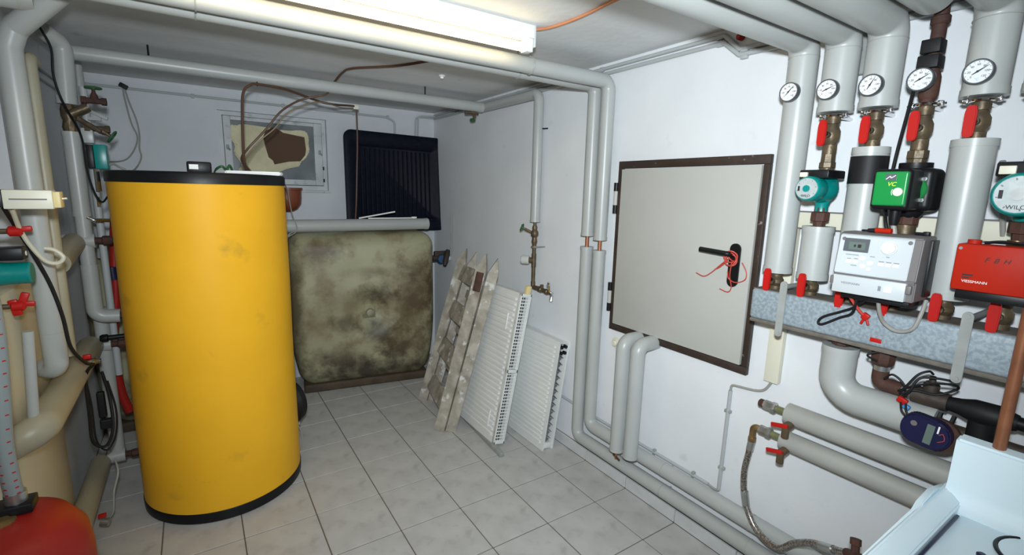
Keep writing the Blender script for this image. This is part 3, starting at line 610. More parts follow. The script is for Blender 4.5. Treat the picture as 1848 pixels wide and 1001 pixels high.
# twin horizontal insulated pipes with drain cocks
XT = 1.46
def twin(z, y0, r, lab, tip):
    t = thing('insulated_pipe', lab, 'pipe', (XT, -2.1, z - r), 'twin horizontal pipes below the manifold')
    MB().cyl((XT, y0, z), (XT, -2.345, z), r, n=28).build('jacket', m_jacketd, t)
    MB().cyl((XT, -2.332, z), (XT, -2.347, z), r + .002, n=28).build('end_band', m_jacketd, t)
    MB().cyl((XT, -2.345, z), (XT, -2.95, z), r * .62, n=20).build('bare_pipe', m_grey, t)
    MB().cyl((XT, y0 + .05, z), (XT, y0 - .01, z), .0135, n=14).build('pipe_stub', m_olive, t)
    MB().lathe((XT, y0 + .042, z), (0, 1, 0), [(0, .017), (.004, .022), (.02, .022), (.024, .019), (.05, .019)], 6).build('union_nut', m_zinc, t)
    c = MB(); yy = y0 - .028; c.cyl((XT - r * .6, yy, z - r * .7), (XT - .065, yy, z - r * .8), .016, n=10).cyl((XT - .06, yy, z - r * .75), (XT - .06, yy, z - r * .8 - .04), .0135, n=10).torus((XT - .055, yy, z - r * .8), (1, 0, 0), .010, .004, 12, 6)
    c.build('drain_cock', m_brass, t)
    MB().box((XT - .075, yy + .018, z - r * .8 + .005), (.010, .062, .016), Matrix.Rotation(-.25, 3, 'X'), .003).build('drain_lever', m_red, t)
    return t
t = twin(.831, -1.846, .040, 'upper of two slanting-looking grey pipes, with capped brown end', 1)
MB().lathe((XT, -1.757, .831), (0, 1, 0), [(0, .0165), (.02, .0165), (.024, .012)], 12).build('end_plug', m_rust, t)
t = twin(.720, -1.84, .037, 'lower of two slanting-looking grey pipes, feeding the steel hose', 0)
MB().pipe([(XT, -1.755, .720), (XT, -1.722, .720), (XT, -1.722, .655)], .0135, .018, 14).lathe((XT, -1.722, .672), (0, 0, -1), [(0, .0165), (.018, .0165)], 8).build('brass_elbow', m_brassy, t)
h = thing('braided_hose', 'braided steel hose hanging from brass elbow to the floor area', 'hose', (1.44, -1.72, .29))
hpts = [(XT, -1.722, .655), (1.455, -1.718, .60), (1.45, -1.712, .50), (1.445, -1.735, .385), (1.43, -1.80, .305), (1.405, -1.90, .300), (1.385, -1.965, .375), (1.345, -2.04, .445), (1.31, -2.105, .485), (1.27, -2.17, .53)]
MB().cable(hpts, .0125, 12, 9).build('hose', m_steel, h)
for a, b_ in (((XT, -1.722, .66), (1.457, -1.719, .615)), ((1.4465, -1.725, .43), (1.444, -1.74, .375)), ((1.33, -2.07, .463), (1.30, -2.12, .495))): MB().cyl(a, b_, .0148, n=14).build('ferrule', m_zinc, h)
MB().cyl((1.275, -2.165, .527), (1.235, -2.215, .56), .015, n=10).lathe((1.25, -2.195, .55), (.3, .2, 1), [(0, .012), (.03, .012), (.032, .016), (.05, .016)], 10).build('end_fitting', m_rust, h)

# pair of floor-running pipes and their risers to the ceiling
XW = 1.485
for nm, y, zf, lab, x_ in (('a', -.628, .165, 'inner', XW), ('b', -.733, .282, 'outer', XW)):
    t = thing('insulated_pipe', {'a': 'grey wall pipe running lowest along the skirting, farther of the pair', 'b': 'grey wall pipe bending above the lowest floor pipe, nearer of the pair'}[nm], 'pipe', (x_, y, 0), 'paired grey pipes beside the small door')
    r = .036
    jacket(t, [(LW, y, 2.235), (x_, y, 2.235), (x_, y, 1.41 if nm == 'a' else 1.395)], r + .001, .05, bands=[vband(x_, y, 1.41 if nm == 'a' else 1.395, .014)])
    jacket(t, [(x_, y, 1.345 if nm == 'a' else 1.335), (x_, y, zf), (x_, -3.2, zf)], r, .05, bands=[vband(x_, y, (1.345 if nm == 'a' else 1.335) - .014, .014)], name='lower_jacket')
    MB().cyl((x_, y, 1.33), (x_, y, 1.42), .0115, n=14).build('copper_gap', m_copper, t, label='bare copper between the jackets')
    MB().bx(x_ - .004, W, -1.30, -1.29, zf - .006, zf + .006).bx(x_ - .004, W, -2.0, -1.99, zf - .006, zf + .006).build('wall_clip', m_grey, t)
    for yy in (-1.29, -1.75): MB().cyl((x_, yy, zf), (x_, yy - .004, zf), r + .0012, n=24).build('seam', m_jacketd, t)
    for xx in (-.35, .97): MB().cyl((xx, y, 2.27), (xx, y, H), .004, n=6).torus((xx, y, 2.235), (1, 0, 0), r + .003, .003, 20, 6).build('hanger', m_grey, t)
# two short stubs in front
for y, zb, zt, lab in ((-1.03, .285, .898, 'left of two short grey pipe stubs below the small door'), (-1.128, .292, .902, 'right of two short grey pipe stubs below the small door')):
    t = thing('insulated_pipe', lab, 'pipe', (1.41, y, zb), 'short pipe stubs under the door')
    jacket(t, [(W, y, zt), (1.41, y, zt), (1.41, y, zb)], .037, .045, bands=[vband(1.41, y, zb, .012)])
    MB().cyl((1.41, y, zb - (.05 if y > -1.1 else .012)), (1.41, y, zb + .02), .007, n=10).build('copper_tail', m_copper, t)
    if y > -1.1: MB().cyl((1.405, y - .03, zb - .045), (1.41, y + .02, zb - .035), .005, n=8).build('copper_tail', m_rust, t)
MB().lathe((W, -.852, .818), (-1, 0, 0), [(0, .034), (.004, .034), (.006, .018), (.022, .017), (.026, .012)], 24).build('blind_flange', m_cream, None, 'small cream round pipe cap below the left door hinge', 'cap')

# conduits and cables on the right wall
cd = thing('cable_conduit', 'grey cable conduit low on the wall rising to the cream trunking', 'conduit', (W, -1.0, .3))
MB().pipe([(W - .01, -.30, .33), (W - .01, -.71, .313), (W - .01, -1.503, .306)], .0085, .02, 10).cyl((W - .01, -1.558, .31), (W - .01, -1.562, .80), .0085, n=10).build('conduit', m_conduit, cd)
MB().cable([(W - .01, -1.50, .306), (W - .01, -1.53, .300), (W - .01, -1.556, .303), (W - .01, -1.558, .32)], .006).build('cable', m_greyc, cd)
MB().cable([(W - .01, -1.562, .80), (W - .01, -1.567, .825), (W - .01, -1.60, .832), (W - .012, -1.67, .842), (W - .012, -1.71, .86), (W - .014, -1.737, .905)], .0055).build('cable', m_greyc, cd)
for y in (-.55, -.9, -1.18, -1.42): MB().box((W - .008, y, .31), (.018, .016, .03), None, .003).build('conduit_clip', m_grey, cd)
for z in (.42, .70): MB().box((W - .008, -1.56, z), (.018, .03, .014), None, .003).build('conduit_clip', m_grey, cd)
for dz, lab in ((0, 'upper grey conduit along the top of the right wall'), (-.028, 'lower grey conduit along the top of the right wall')):
    t = thing('cable_conduit', lab, 'conduit', (W, -.5, 2.3 + dz), 'conduits along the top of the right wall')
    MB().pipe([(W - .012, 1.6, 2.322 + dz), (W - .012, -1.362, 2.322 + dz), (W - .012, -1.437, 2.252 + dz * .8), (W - .012, -2.4, 2.245 + dz)], .0095, .015, 12).build('conduit', m_conduit, t)
    for y in (.9, .2, -.62, -1.34, -1.46): MB().box((W - .008, y, (2.322 if y > -1.4 else 2.25) + dz), (.02, .03, .024), None, .004).build('conduit_clip', m_conduit, t)

MB().lathe((W, -1.435, 2.30), (-1, 0, 0), [(0, .014), (.02, .014), (.03, .009)], 14).build('wall_plug', m_vessel, None, 'small dark red plug high on right wall by conduit bend', 'plug')
MB().lathe((W, -1.50, 2.295), (-1, 0, 0), [(0, .016), (.014, .016), (.018, .010)], 14).build('wall_plug', m_rubber, None, 'small black plug high on right wall by conduit bend', 'plug')
MB().bx(W - .03, W, -1.945, -1.885, 2.07, 2.205, .003).build('junction_box', m_grey, None, 'small grey junction box on wall between second and third risers', 'box')
# ---------------------------------------------------------------- ceiling lamp
yl = -.868
lamp = thing('ceiling_lamp', 'long bare fluorescent batten lamp glowing warm on the ceiling', 'lamp', (.15, yl, H))
MB().bx(-.62, .872, yl - .035, yl + .035, 2.296, H, .004).build('batten_body', m_lampw, lamp)
MB().cyl((-.585, yl - .005, 2.262), (.838, yl - .005, 2.262), .018, n=20).build('tube', m_tube, lamp)
for x in (-.6, .853): MB().bx(x - .017, x + .017, yl - .028, yl + .02, 2.242, 2.297, .004).build('tube_holder', m_lampw, lamp)
MB().bx(.872, .878, yl - .036, yl + .036, 2.262, H, .001).build('end_cap', m_ctrl, lamp)
MB().cable([(.878, -.86, 2.342), (.925, -.93, 2.343), (.945, -1.08, 2.343), (.935, -1.3, 2.343), (.92, -1.6, 2.343), (.86, -2.2, 2.343)], .006).build('cable', m_cuwire, None, 'copper coloured cable running on the ceiling from the lamp end', 'cable')

# ---------------------------------------------------------------- pipes near the back
YB = .57
bp = thing('insulated_pipe', 'long grey insulated pipe below the ceiling along the back wall', 'pipe', (.4, YB, 2.23))
jacket(bp, [(-.86, YB, 2.262), (1.455, YB, 2.262)], .0355, bands=[((1.425, YB, 2.262), (1.457, YB, 2.262))])
for x in (-.54, 1.0): MB().cyl((x, YB, 2.262), (x, YB, H), .005, n=6).build('hanger', m_dark, bp)
sp = thing('insulated_pipe', 'grey insulated pipe along right wall dropping to the tap', 'pipe', (1.487, -.108, 1.454))
jacket(sp, [(1.487, YB + .05, 2.268), (1.487, -.108, 2.268), (1.487, -.108, 1.454)], .0325, .045, bands=[vband(1.487, -.108, 1.454, .014)])
MB().cyl((1.487, -.108, 2.05), (1.515, -.175, 2.05), .004, n=6).build('wall_bolt', m_dark, sp)
vv = thing('gate_valve', 'brass drain valve with green wheel under the back pipe end', 'valve', (1.40, .60, 2.16))
MB().cyl((1.34, .62, 2.225), (1.44, .60, 2.225), .016, n=12).cyl((1.40, .61, 2.225), (1.415, .60, 2.185), .011, n=10).build('valve_body', m_brass, vv)
MB().lathe((1.405, .62, 2.185), (-.2, -.35, -1), [(0, .006), (.012, .022), (.02, .022), (.024, .01)], 12).build('handwheel', m_greend, vv)
# tap group
tp = thing('water_tap', 'brass water tap with filter and green handwheel below grey wall pipe', 'tap', (1.487, -.108, 1.0)); x, y = 1.487, -.108
MB().cyl((x, y, 1.40), (x, y, 1.46), .011, n=12).cyl((x, y, 1.03), (x, y, 1.31), .0135, n=14).build('riser_pipe', m_brass, tp)
MB().lathe((x, y, 1.30), Z, [(0, .014), (.02, .02), (.05, .016), (.065, .026), (.085, .026), (.10, .016), (.115, .018), (.13, .014)], 12).cyl((x, y, 1.375), (x - .05, y + .05, 1.405), .009, n=8).build('valve_body', m_brass, tp)
hw = MB(); hw.torus((x - .062, y + .062, 1.413), (-.7, .7, .42), .022, .006, 18, 6).lathe((x - .066, y + .066, 1.415), (.7, -.7, -.42), [(0, .012), (.02, .010)], 10)
hw.cyl((x - .062, y + .062, 1.413 - .02), (x - .062, y + .062, 1.413 + .02), .004, n=6); hw.build('handwheel', m_greend, tp)
MB().torus((x, y, 1.287), Z, .018, .006, 16, 6).cyl((x, y - .01, 1.287), (W, y - .045, 1.289), .004, n=6).build('pipe_clamp', m_zinc, tp)
MB().cyl((x, y, 1.195), (x - .022, y + .03, 1.195), .019, n=14).cyl((x, y, 1.15), (x, y, 1.24), .0165, n=14).build('filter_head', m_brass, tp)
MB().lathe((x - .018, y + .026, 1.195), (-.6, .8, 0), [(0, .024), (.006, .03), (.05, .03), (.058, .024)], 20).build('filter_cup', m_glass, tp)
MB().pipe([(x, y, 1.05), (x, y, 1.012), (x, y - .09, 1.012)], .0155, .018, 12).lathe((x, y - .06, 1.012), (0, -1, -.05), [(0, .014), (.01, .02), (.04, .02), (.045, .015), (.08, .015), (.085, .019), (.105, .019), (.11, .013), (.15, .012)], 10).cyl((x, y - .1, 1.012), (x, y - .1, 1.045), .012, n=8).build('tap_body', m_brass, tp)
MB().pipe([(x, y - .205, 1.008), (x - .02, y - .235, 1.0), (x - .03, y - .24, .965)], .0105, .02, 10).cyl((x - .008, y - .195, 1.012), (x - .012, y - .195, 1.055), .006, n=8).box((x - .015, y - .19, 1.06), (.012, .02, .035), Matrix.Rotation(.3, 3, 'X'), .003).build('spout', m_chrome, tp)

# ---------------------------------------------------------------- yellow storage tank
TC = V((-.3596, .2283, 0)); TR = .3755
tk = thing('storage_tank', 'tall yellow cylindrical hot water storage tank with black lid', 'tank', TC)
bd = MB(); prof = [(.052, TR)] + [(.052 + (1.655 - .052) * i / 40, TR) for i in range(1, 41)]
bd.lathe(TC, Z, prof, 96)
for v in bd.bm.verts:
    if .08 < v.co.z < 1.6:
        d = V((v.co.x - TC.x, v.co.y - TC.y, 0)); n = mnoise.noise(V((v.co.x * 3, v.co.y * 3, v.co.z * 2.4))); v.co += d.normalized() * n * .0028
bd.build('tank_jacket', m_yellow, tk)
MB().lathe(TC, Z, [(0, TR - .004), (.006, TR + .002), (.05, TR + .004), (.06, TR - .002)], 96).build('base_ring', m_dark, tk)
MB().lathe(TC, Z, [(1.648, TR - .002), (1.65, TR + .005), (1.69, TR + .005), (1.698, TR), (1.70, TR - .01)], 96).build('lid', m_dark, tk)
fd_ = V((math.cos(.5), math.sin(.5), 0)); o = TC + fd_ * (TR - .02) + V((0, 0, .31))
MB().lathe(o, fd_, [(0, .115), (.03, .12), (.05, .14), (.062, .14), (.066, .128), (.09, .128), (.105, .10), (.11, .02)], 36).build('flange_cover', m_rubber, tk, label='round black flange cover low on the tank side')
MB().lathe(o + V((.06, .03, -.165)), (1, .3, 0), [(0, .012), (.03, .012), (.032, .018), (.045, .018)], 10).build('drain_cap', m_zinc, tk)
MB().cable([o + V((.09, .03, -.17)), o + V((.11, .02, -.22)), o + V((.10, -.03, -.29)), o + V((.07, -.08, -.31))], .004).build('drain_wire', m_greyc, tk)
def onsurf(th, z, d=.004): return TC + V((math.cos(th) * (TR + d), math.sin(th) * (TR + d), z))
for pts in ([(4.33, .245), (4.42, .225), (4.52, .222), (4.62, .232), (4.72, .245)], [(4.86, .33), (4.95, .345), (5.02, .36)]):
    MB().cable([onsurf(a, z, -.001) for a, z in pts], .0022, 5).build('scuff_mark', m_scuff, tk)
bx_ = thing('tank_thermostat', 'small black box with white sticker standing on the yellow tank lid', 'thermostat', (-.365, .1, 1.70))
MB().bx(-.418, -.318, .05, .15, 1.70, 1.752, .008).build('housing', m_dark, bx_)
MB().bx(-.408, -.372, .0475, .0505, 1.716, 1.738).build('sticker', m_whitep, bx_)
MB().prism([(-.26, .12), (-.02, .06), (.0, .10), (-.10, .30), (-.24, .33), (-.30, .22)], (0, 0, 1.70), (1, 0, 0), (0, 1, 0), (0, 0, .018), .005).build('foam_slab', m_whitep, None, 'torn white foam slab lying on the yellow tank lid', 'foam')
MB().cable([(-.30, .25, 1.71), (-.29, .2, 1.728), (-.268, .18, 1.738), (-.25, .21, 1.72), (-.235, .2, 1.745), (-.22, .24, 1.716)], .006).build('cable', m_greend, None, 'dark green cable curled beside foam on the tank lid', 'cable')
MB().cable([(-.147, .3, 1.71), (-.148, .45, 1.80), (-.135, .47, 2.08), (-.120, .47, 2.165), (-.085, .48, 2.20), (-.05, .50, 2.212), (.12, .60, 2.218), (.38, .80, 2.20), (.60, 1.0, 2.232), (.645, 1.05, 2.24)], .0075, 8, 8).build('cable', m_brownc, None, 'brown cable rising straight from the tank lid toward the ceiling pipe', 'cable')
MB().cable([(-.13, .32, 1.71), (-.155, .5, 1.79), (-.12, .55, 1.85), (-.06, .55, 1.92), (.0, .55, 1.99), (.075, .55, 2.085), (.18, .57, 2.16), (.28, .56, 2.195), (.345, .56, 2.222), (.40, .62, 2.30), (.425, .50, 2.343), (.45, .34, 2.343), (.64, .11, 2.343), (.76, -.16, 2.343), (.80, -.3, 2.343)], .0065, 8, 8).build('cable', m_brownc, None, 'brown cable slanting across the window up to the ceiling', 'cable')
MB().cable([(-.12, .34, 1.712), (-.135, .52, 1.78), (-.09, .57, 1.86), (-.03, .57, 1.925), (.035, .57, 1.985), (.11, .58, 2.08), (.22, .60, 2.145), (.33, .66, 2.18), (.50, .85, 2.19), (.64, 1.05, 2.225)], .004, 8, 8).build('cable', m_tanc, None, 'thin tan cable running beside the slanting brown cable', 'cable')
MB().cable([(.66, 1.05, 2.225), (.66, 1.052, 2.0), (.65, 1.05, 1.80), (.64, 1.06, 1.55), (.637, 1.09, 1.412)], .006, 8).build('cable', m_brownc, None, 'brown cable hanging down in front of the black tray', 'cable')
MB().bx(.635, .675, 1.04, 1.06, 2.218, 2.25, .003).build('junction_clamp', m_cream, None, 'small pale terminal block joining the hanging brown cables', 'terminal')
MB().torus((-.045, YB - .02, 2.222), (1, 0, 0), .009, .004, 12, 6).build('cable_tie', m_dark, None, 'small black tie under the long back pipe', 'tie')

# ---------------------------------------------------------------- oil tanks
def oil(loc, rz, d, label, stains=True):
    t = thing('oil_tank', label, 'tank', loc, 'plastic heating oil tanks')
    R = Matrix.Rotation(rz, 3, 'Z')
    def fn(p):
        k = (p.z + d[2] / 2) / d[2]
        p.x *= 1 - .13 * max(0, 1 - k * 2.2) ** 2 - .01 * k
        if p.y < -d[1] / 2 + .14:
            q = math.hypot(p.x - .02, p.z + .02)
            p.y += .085 * math.exp(-(q / .13) ** 2) - .07 * math.exp(-(q / .05) ** 4) - .018 * math.exp(-((q - .22) / .07) ** 2)
            p.y += .012 * mnoise.noise(V((p.x * 2.5, p.z * 2.5, 3)))
            p.y -= .04 * (1 - (2 * p.x / d[0]) ** 2) * (1 - (2 * p.z / d[2]) ** 2)
        return p
    b = MB(); b.rbox(V(loc) + V((0, 0, d[2] / 2 + .04)), d, .13, 26, fn, R); b.build('tank_body', m_oil, t)
    b = MB(); b.box(V(loc) + V((0, 0, .035)), (d[0] * .86, d[1] * .92, .07), R, .015, 3); b.build('base_skirt', m_oilb, t)
    c = V(loc) + R @ V((.02, -d[1] / 2 - .03, 0)) + V((0, 0, d[2] / 2 + .02)); n = R @ V((0, -1, 0))
    MB().lathe(c - n * .012, n, [(0, .034), (.030, .03), (.034, .024), (.035, .008)], 20).build('boss', m_boss, t)
    return t
oil((.748, 1.318, 0), -.165, (1.17, .38, 1.255), 'large stained olive plastic oil tank behind the wooden ladder')
oil((-.46, 1.37, 0), 0, (1.15, .44, 1.24), 'second olive oil tank mostly hidden behind the yellow tank', False)
ov = thing('insulated_pipe', 'grey insulated pipe lying on top of the stained oil tank', 'pipe', (.5, 1.12, 1.31))
jacket(ov, [(-.5, 1.13, 1.360), (1.245, 1.12, 1.360)], .0465, bands=[((1.225, 1.12, 1.360), (1.247, 1.12, 1.360))])
MB().cyl((.672, 1.12, 1.412), (.965, 1.12, 1.462), .006, n=8).build('plastic_strip', m_whitep, None, 'thin white strip sticking up from the pipe on oil tank', 'strip')
MB().cyl((.74, 1.10, 1.4115), (1.12, 1.10, 1.4115), .005, n=8).bx(1.10, 1.14, 1.085, 1.115, 1.407, 1.422, .003).build('plastic_strip', m_whitep, None, 'thin white strip lying flat along the pipe on oil tank', 'strip')
MB().cable([(.10, .75, 1.66), (.145, .95, 1.60), (.175, 1.03, 1.46), (.205, 1.06, 1.37), (.205, 1.075, 1.325), (.17, 1.07, 1.30), (.14, 1.06, 1.29), (.155, 1.05, 1.31), (.20, 1.065, 1.33)], .0035).build('cable', m_greyc, None, 'thin pale wire hanging from the tank over the grey pipe', 'wire')

# black tray standing behind the oil tank
ty = 1.47
ta = Matrix.Rotation(math.radians(-5), 3, 'X')
tray = thing('plastic_tray', 'large black ribbed plastic tray leaning on back wall', 'tray', (1.145, ty, 1.28))
def tl(a, b_, c_): return V((1.145, ty + .05, 1.70)) + ta @ (Matrix.Rotation(.015, 3, 'Y') @ V((a, c_, b_)))
def rrect(wd, ht, r, n=6):
    out = []
    for cx, cy, s in ((wd - r, ht - r, 0), (-wd + r, ht - r, 1), (-wd + r, -ht + r, 2), (wd - r, -ht + r, 3)):
        for k in range(n + 1):
            a = PI / 2 * (s + k / n); out.append((cx + r * math.cos(a), cy + r * math.sin(a)))
    return out
b = MB(); rings = []
for wd, ht, r, c_ in ((.455, .42, .06, .045), (.462, .427, .065, .02), (.462, .427, .065, 0), (.448, .413, .055, -.008), (.375, .325, .03, 0), (.345, .30, .02, .035)):
    rings.append([b.bm.verts.new(tl(p, q, c_)) for p, q in rrect(wd, ht, r)])
for A, Bq in zip(rings, rings[1:]):
    n = len(A)
    for k in range(n): b.bm.faces.new((A[k], A[(k + 1) % n], Bq[(k + 1) % n], Bq[k]))
b.bm.faces.new(rings[0]); b.bm.faces.new(rings[-1]); b.build('tray_shell', m_tray, tray, ang=50)
for i in range(16):
    xx = -.315 + .042 * i; b = MB()
    P = [tl(xx - .009, -.29, .034), tl(xx + .009, -.29, .034), tl(xx + .009, .285, .034), tl(xx - .009, .285, .034)]; Q = [tl(xx - .006, -.285, .027), tl(xx + .006, -.285, .027), tl(xx + .006, .28, .027), tl(xx - .006, .28, .027)]
    A = [b.bm.verts.new(p) for p in P]; Bq = [b.bm.verts.new(p) for p in Q]; b.bm.faces.new(A); b.bm.faces.new(Bq)
    for k in range(4): b.bm.faces.new((A[k], A[(k + 1) % 4], Bq[(k + 1) % 4], Bq[k]))
    b.build('rib', m_tray, tray)

# pot under the window
pt = MB().lathe((.225, 1.52, 1.445), Z, [(0, .03), (.02, .07), (.06, .098), (.10, .104), (.17, .106), (.172, .114), (.19, .114), (.19, .098), (.18, .09)], 32)
pt.build('plastic_pot', m_terra, None, 'reddish brown round bottomed pot hanging below the window', 'pot')
# foam and cardboard in the window
fo = [(-.135, 2.06), (-.125, 2.105), (-.09, 2.09), (-.05, 2.112), (.05, 2.105), (.13, 2.10), (.21, 2.09), (.30, 2.088), (.36, 2.10), (.42, 2.095), (.438, 2.04), (.43, 1.99), (.44, 1.94), (.40, 1.87), (.36, 1.845), (.36, 1.81), (.27, 1.79), (.19, 1.755), (.10, 1.745), (-.05, 1.745), (-.10, 1.755), (-.06, 1.80), (-.09, 1.85), (-.115, 1.89), (-.10, 1.95), (-.135, 2.0)]
MB().prism(fo, (0, B + .057, 0), (1, 0, 0), (0, 0, 1), (0, -.036, 0), .010).build('insulation_foam', m_foam, None, 'lumpy cream builders foam stuffed over the window pane', 'foam')
ca = [(.113, 2.069), (.16, 2.10), (.202, 2.094), (.242, 2.067), (.40, 2.045), (.408, 1.95), (.40, 1.902), (.36, 1.851), (.27, 1.842), (.165, 1.815), (.155, 1.845), (.125, 1.87), (.105, 1.96), (.095, 2.02)]
MB().prism(ca, (0, B + .0235, 0), (1, 0, 0), (0, 0, 1), (0, -.006, 0)).build('cardboard_piece', m_card, None, 'dark brown cardboard piece set in the cream foam', 'cardboard')

# back wall conduits and cables
t = thing('cable_conduit', 'thin grey conduit along the top of the back wall', 'conduit', (.1, B, 2.2))
MB().pipe([(-1.0, B - .012, 2.276), (1.08, B - .012, 2.268), (1.16, B - .012, 2.24), (1.16, B - .012, 1.9)], .009, .04, 10).build('conduit', m_conduit, t)
for x in (-.35, .25, .8, 1.1): MB().box((x, B - .008, 2.272), (.022, .02, .03), None, .004).build('conduit_clip', m_conduit, t)
t = thing('cable_conduit', 'pair of grey conduits turning down behind the tray in corner', 'conduit', (1.4, B, 2.1))
for dx in (0, .025): MB().pipe([(W - .01, B - .03 - dx, 2.30 + dx * .5), (1.36 + dx, B - .014, 2.298 + dx * .4), (1.345 + dx, B - .014, 1.9)], .007, .03, 10).build('conduit', m_conduit, t)
MB().box((-.74, B - .015, 2.287), (.05, .03, .03), Matrix.Rotation(.5, 3, 'Y'), .006).build('conduit_clip', m_rubber, None, 'small black clip on the back wall conduit left of window', 'clip')
MB().cable([(-.745, B - .02, 2.28), (-.74, B - .015, 2.2), (-.72, B - .015, 2.05), (-.695, B - .015, 1.96), (-.715, B - .02, 1.88), (-.76, B - .02, 1.81), (-.81, B - .04, 1.785), (-.87, 1.5, 1.78)], .005).build('cable', m_greyc, None, 'thin grey cable loop on the back wall, left strand', 'cable')
MB().cable([(-.735, B - .02, 2.28), (-.722, B - .015, 2.2), (-.69, B - .015, 2.07), (-.682, B - .015, 1.97), (-.69, B - .02, 1.88), (-.685, B - .02, 1.82), (-.715, B - .05, 1.75), (-.75, 1.4, 1.70)], .005).build('cable', m_greyc, None, 'thin grey cable loop on the back wall, right strand', 'cable')
MB().lathe((.95, .19, H), (0, 0, -1), [(0, .02), (.008, .02), (.01, .012), (.02, .010)], 16).build('ceiling_hook', m_whitep, None, 'small white plug fixed to the ceiling near back pipe', 'plug')
# water meter by the oil tank
wm = thing('water_meter', 'dark blue water meter on wall behind the ladder tops', 'meter', (1.5, 1.28, .9))
MB().cyl((1.52, 1.22, 1.07), (1.52, 1.22, 1.42), .007, n=8).build('thin_pipe', m_grey, wm)
MB().cyl((1.37, 1.30, 1.03), (1.56 - .02, 1.30, 1.03), .03, n=16).lathe((1.52, 1.28, 1.10), (-.5, -.5, -1), [(0, .02), (.05, .028), (.12, .025), (.16, .015)], 12).box((1.46, 1.30, 1.07), (.14, .04, .05), None, .01).build('meter_body', m_iron, wm)
MB().lathe((1.46, 1.30, 1.015), (-.2, -1, .25), [(0, .042), (.035, .042), (.045, .036)], 20).build('meter_cover', m_bluem, wm)
MB().sphere((1.515, 1.255, 1.03), .026).build('sealing_cap', m_ctrl, wm)

# ---------------------------------------------------------------- radiators, ladder
def radiator(base, yawd, lean, L, Hh, T, nrib, label, end):
    t = thing('panel_radiator', label, 'radiator', base, 'unmounted white panel radiators')
    R = Matrix.Rotation(yawd, 3, 'Z') @ Matrix.Rotation(lean, 3, 'Y')
    def P(a, b_, c_): return V(base) + R @ V((a, b_, c_))          # a: thickness (+X), b: length (+Y), c: up
    def slab(a0, a1, b0, b1, c0, c1, bev=.002):
        m_ = MB(); m_.box(P((a0 + a1) / 2, (b0 + b1) / 2, (c0 + c1) / 2), (a1 - a0, b1 - b0, c1 - c0), R, bev); return m_
    # front panel with pressed flutes
    b = MB(); rows = []
    mg = .03; pit_ = (Hh - 2 * mg) / nrib; zs = [(0, 0), (mg, 0)]
    for k in range(nrib):
        z = mg + k * pit_; zs += [(z + pit_ * .18, .0), (z + pit_ * .32, -.0065), (z + pit_ * .78, -.0065), (z + pit_ * .92, 0)]
    zs += [(Hh - mg, 0), (Hh, 0)]
    for z, dx in zs:
        rows.append([b.bm.verts.new(P(a, bb_, z)) for a, bb_ in ((.012, 0), (0, .0), (0, .025), (dx, .038), (dx, L - .038), (0, L - .025), (0, L), (.012, L))])
    for A, Bq in zip(rows, rows[1:]):
        for k in range(7): b.bm.faces.new((A[k], A[k + 1], Bq[k + 1], Bq[k]))
    b.bm.faces.new(rows[0]); b.bm.faces.new(rows[-1]); b.build('front_panel', m_rad, t, ang=25)
    slab(T - .014, T, 0, L, 0, Hh).build('back_panel', m_rad, t)
    if end == 'grille':
        slab(.012, T - .014, .034, L - .006, .006, Hh - .006, 0).build('convector', m_radin, t, label='inside of the radiator, painted dark for the shade between bars')
        g_ = slab(.0, .008, -.012, .014, 0, Hh, .001); g_.box(P(T - .004, .001, Hh / 2), (.008, .026, Hh), R, .001); g_.box(P(T / 2, .001, .008), (T, .026, .016), R, .001); g_.box(P(T / 2, .001, Hh - .008), (T, .026, .016), R, .001); g_.box(P(T / 2, .001, Hh * .49), (T, .026, .022), R, .001)
        g_.build('grille_frame', m_rad, t)
        f = MB(); nf = 46
        for k in range(nf):
            z = .02 + (Hh - .04) * k / (nf - 1); f.box(P(T / 2, -.004, z), (T - .012, .003, .0072), R)
        f.box(P(T * .36, .001, Hh / 2), (.0025, .003, Hh - .03), R).box(P(T * .66, .001, Hh / 2), (.0025, .003, Hh - .03), R); f.build('grille_bar', m_rad, t, kind='stuff')
        slab(.008, T - .008, .0, L, Hh - .004, Hh + .0, 0).build('end_cover', m_rad, t)
        for z in (.14, .80):
            l_ = MB(); l_.box(P(-.010, .085, z), (.008, .012, .11), R, .002); l_.build('hanger_lug', m_rad, t)
        MB().box(P(T * .8, .02, Hh + .022), (.036, .036, .06), R, .008).build('corner_plug', m_ochre, t, label='yellow plastic corner plug')
    else:
        zz = MB(); n_ = 26
        for k in range(n_):
            z0_ = .05 + (Hh - .14) * k / n_; z1_ = z0_ + (Hh - .14) / n_
            zz.box(P(T / 2 + (.008 if k % 2 else -.008), L / 2, (z0_ + z1_) / 2), (T * .42, L - .03, .004), R @ Matrix.Rotation(.7 if k % 2 else -.7, 3, 'Y'))
        zz.build('convector_fin', m_radcv, t, kind='stuff')
        slab(T / 2 - .0015, T / 2 + .0015, .03, L - .02, .02, Hh - .02, 0).build('inner_sheet', m_radcv, t)
        slab(.01, T - .01, .0, L, Hh - .012, Hh - .004, 0).build('top_bar', m_rad, t)
        for a, z in ((.028, Hh - .035), (.06, Hh - .032), (.03, Hh - .075), (.06, Hh - .072)):
            q = MB(); q.cyl(P(a, -.002, z), P(a, .02, z), .011, n=12); q.build('port', m_rubber, t)
        MB().box(P(T / 2, .02, .03), (T * .7, .03, .04), R, .006).build('bottom_tapping', m_rad, t)
    return t
radiator((1.10, -.252, .032), .0, .190, .50, 1.0, .082, 27, 'large white ribbed radiator standing on end beside the ladder', 'grille')
radiator((1.352, -.452, .004), .0, .150, .46, .725, .09, 22, 'smaller white radiator leaning on the right wall', 'open')
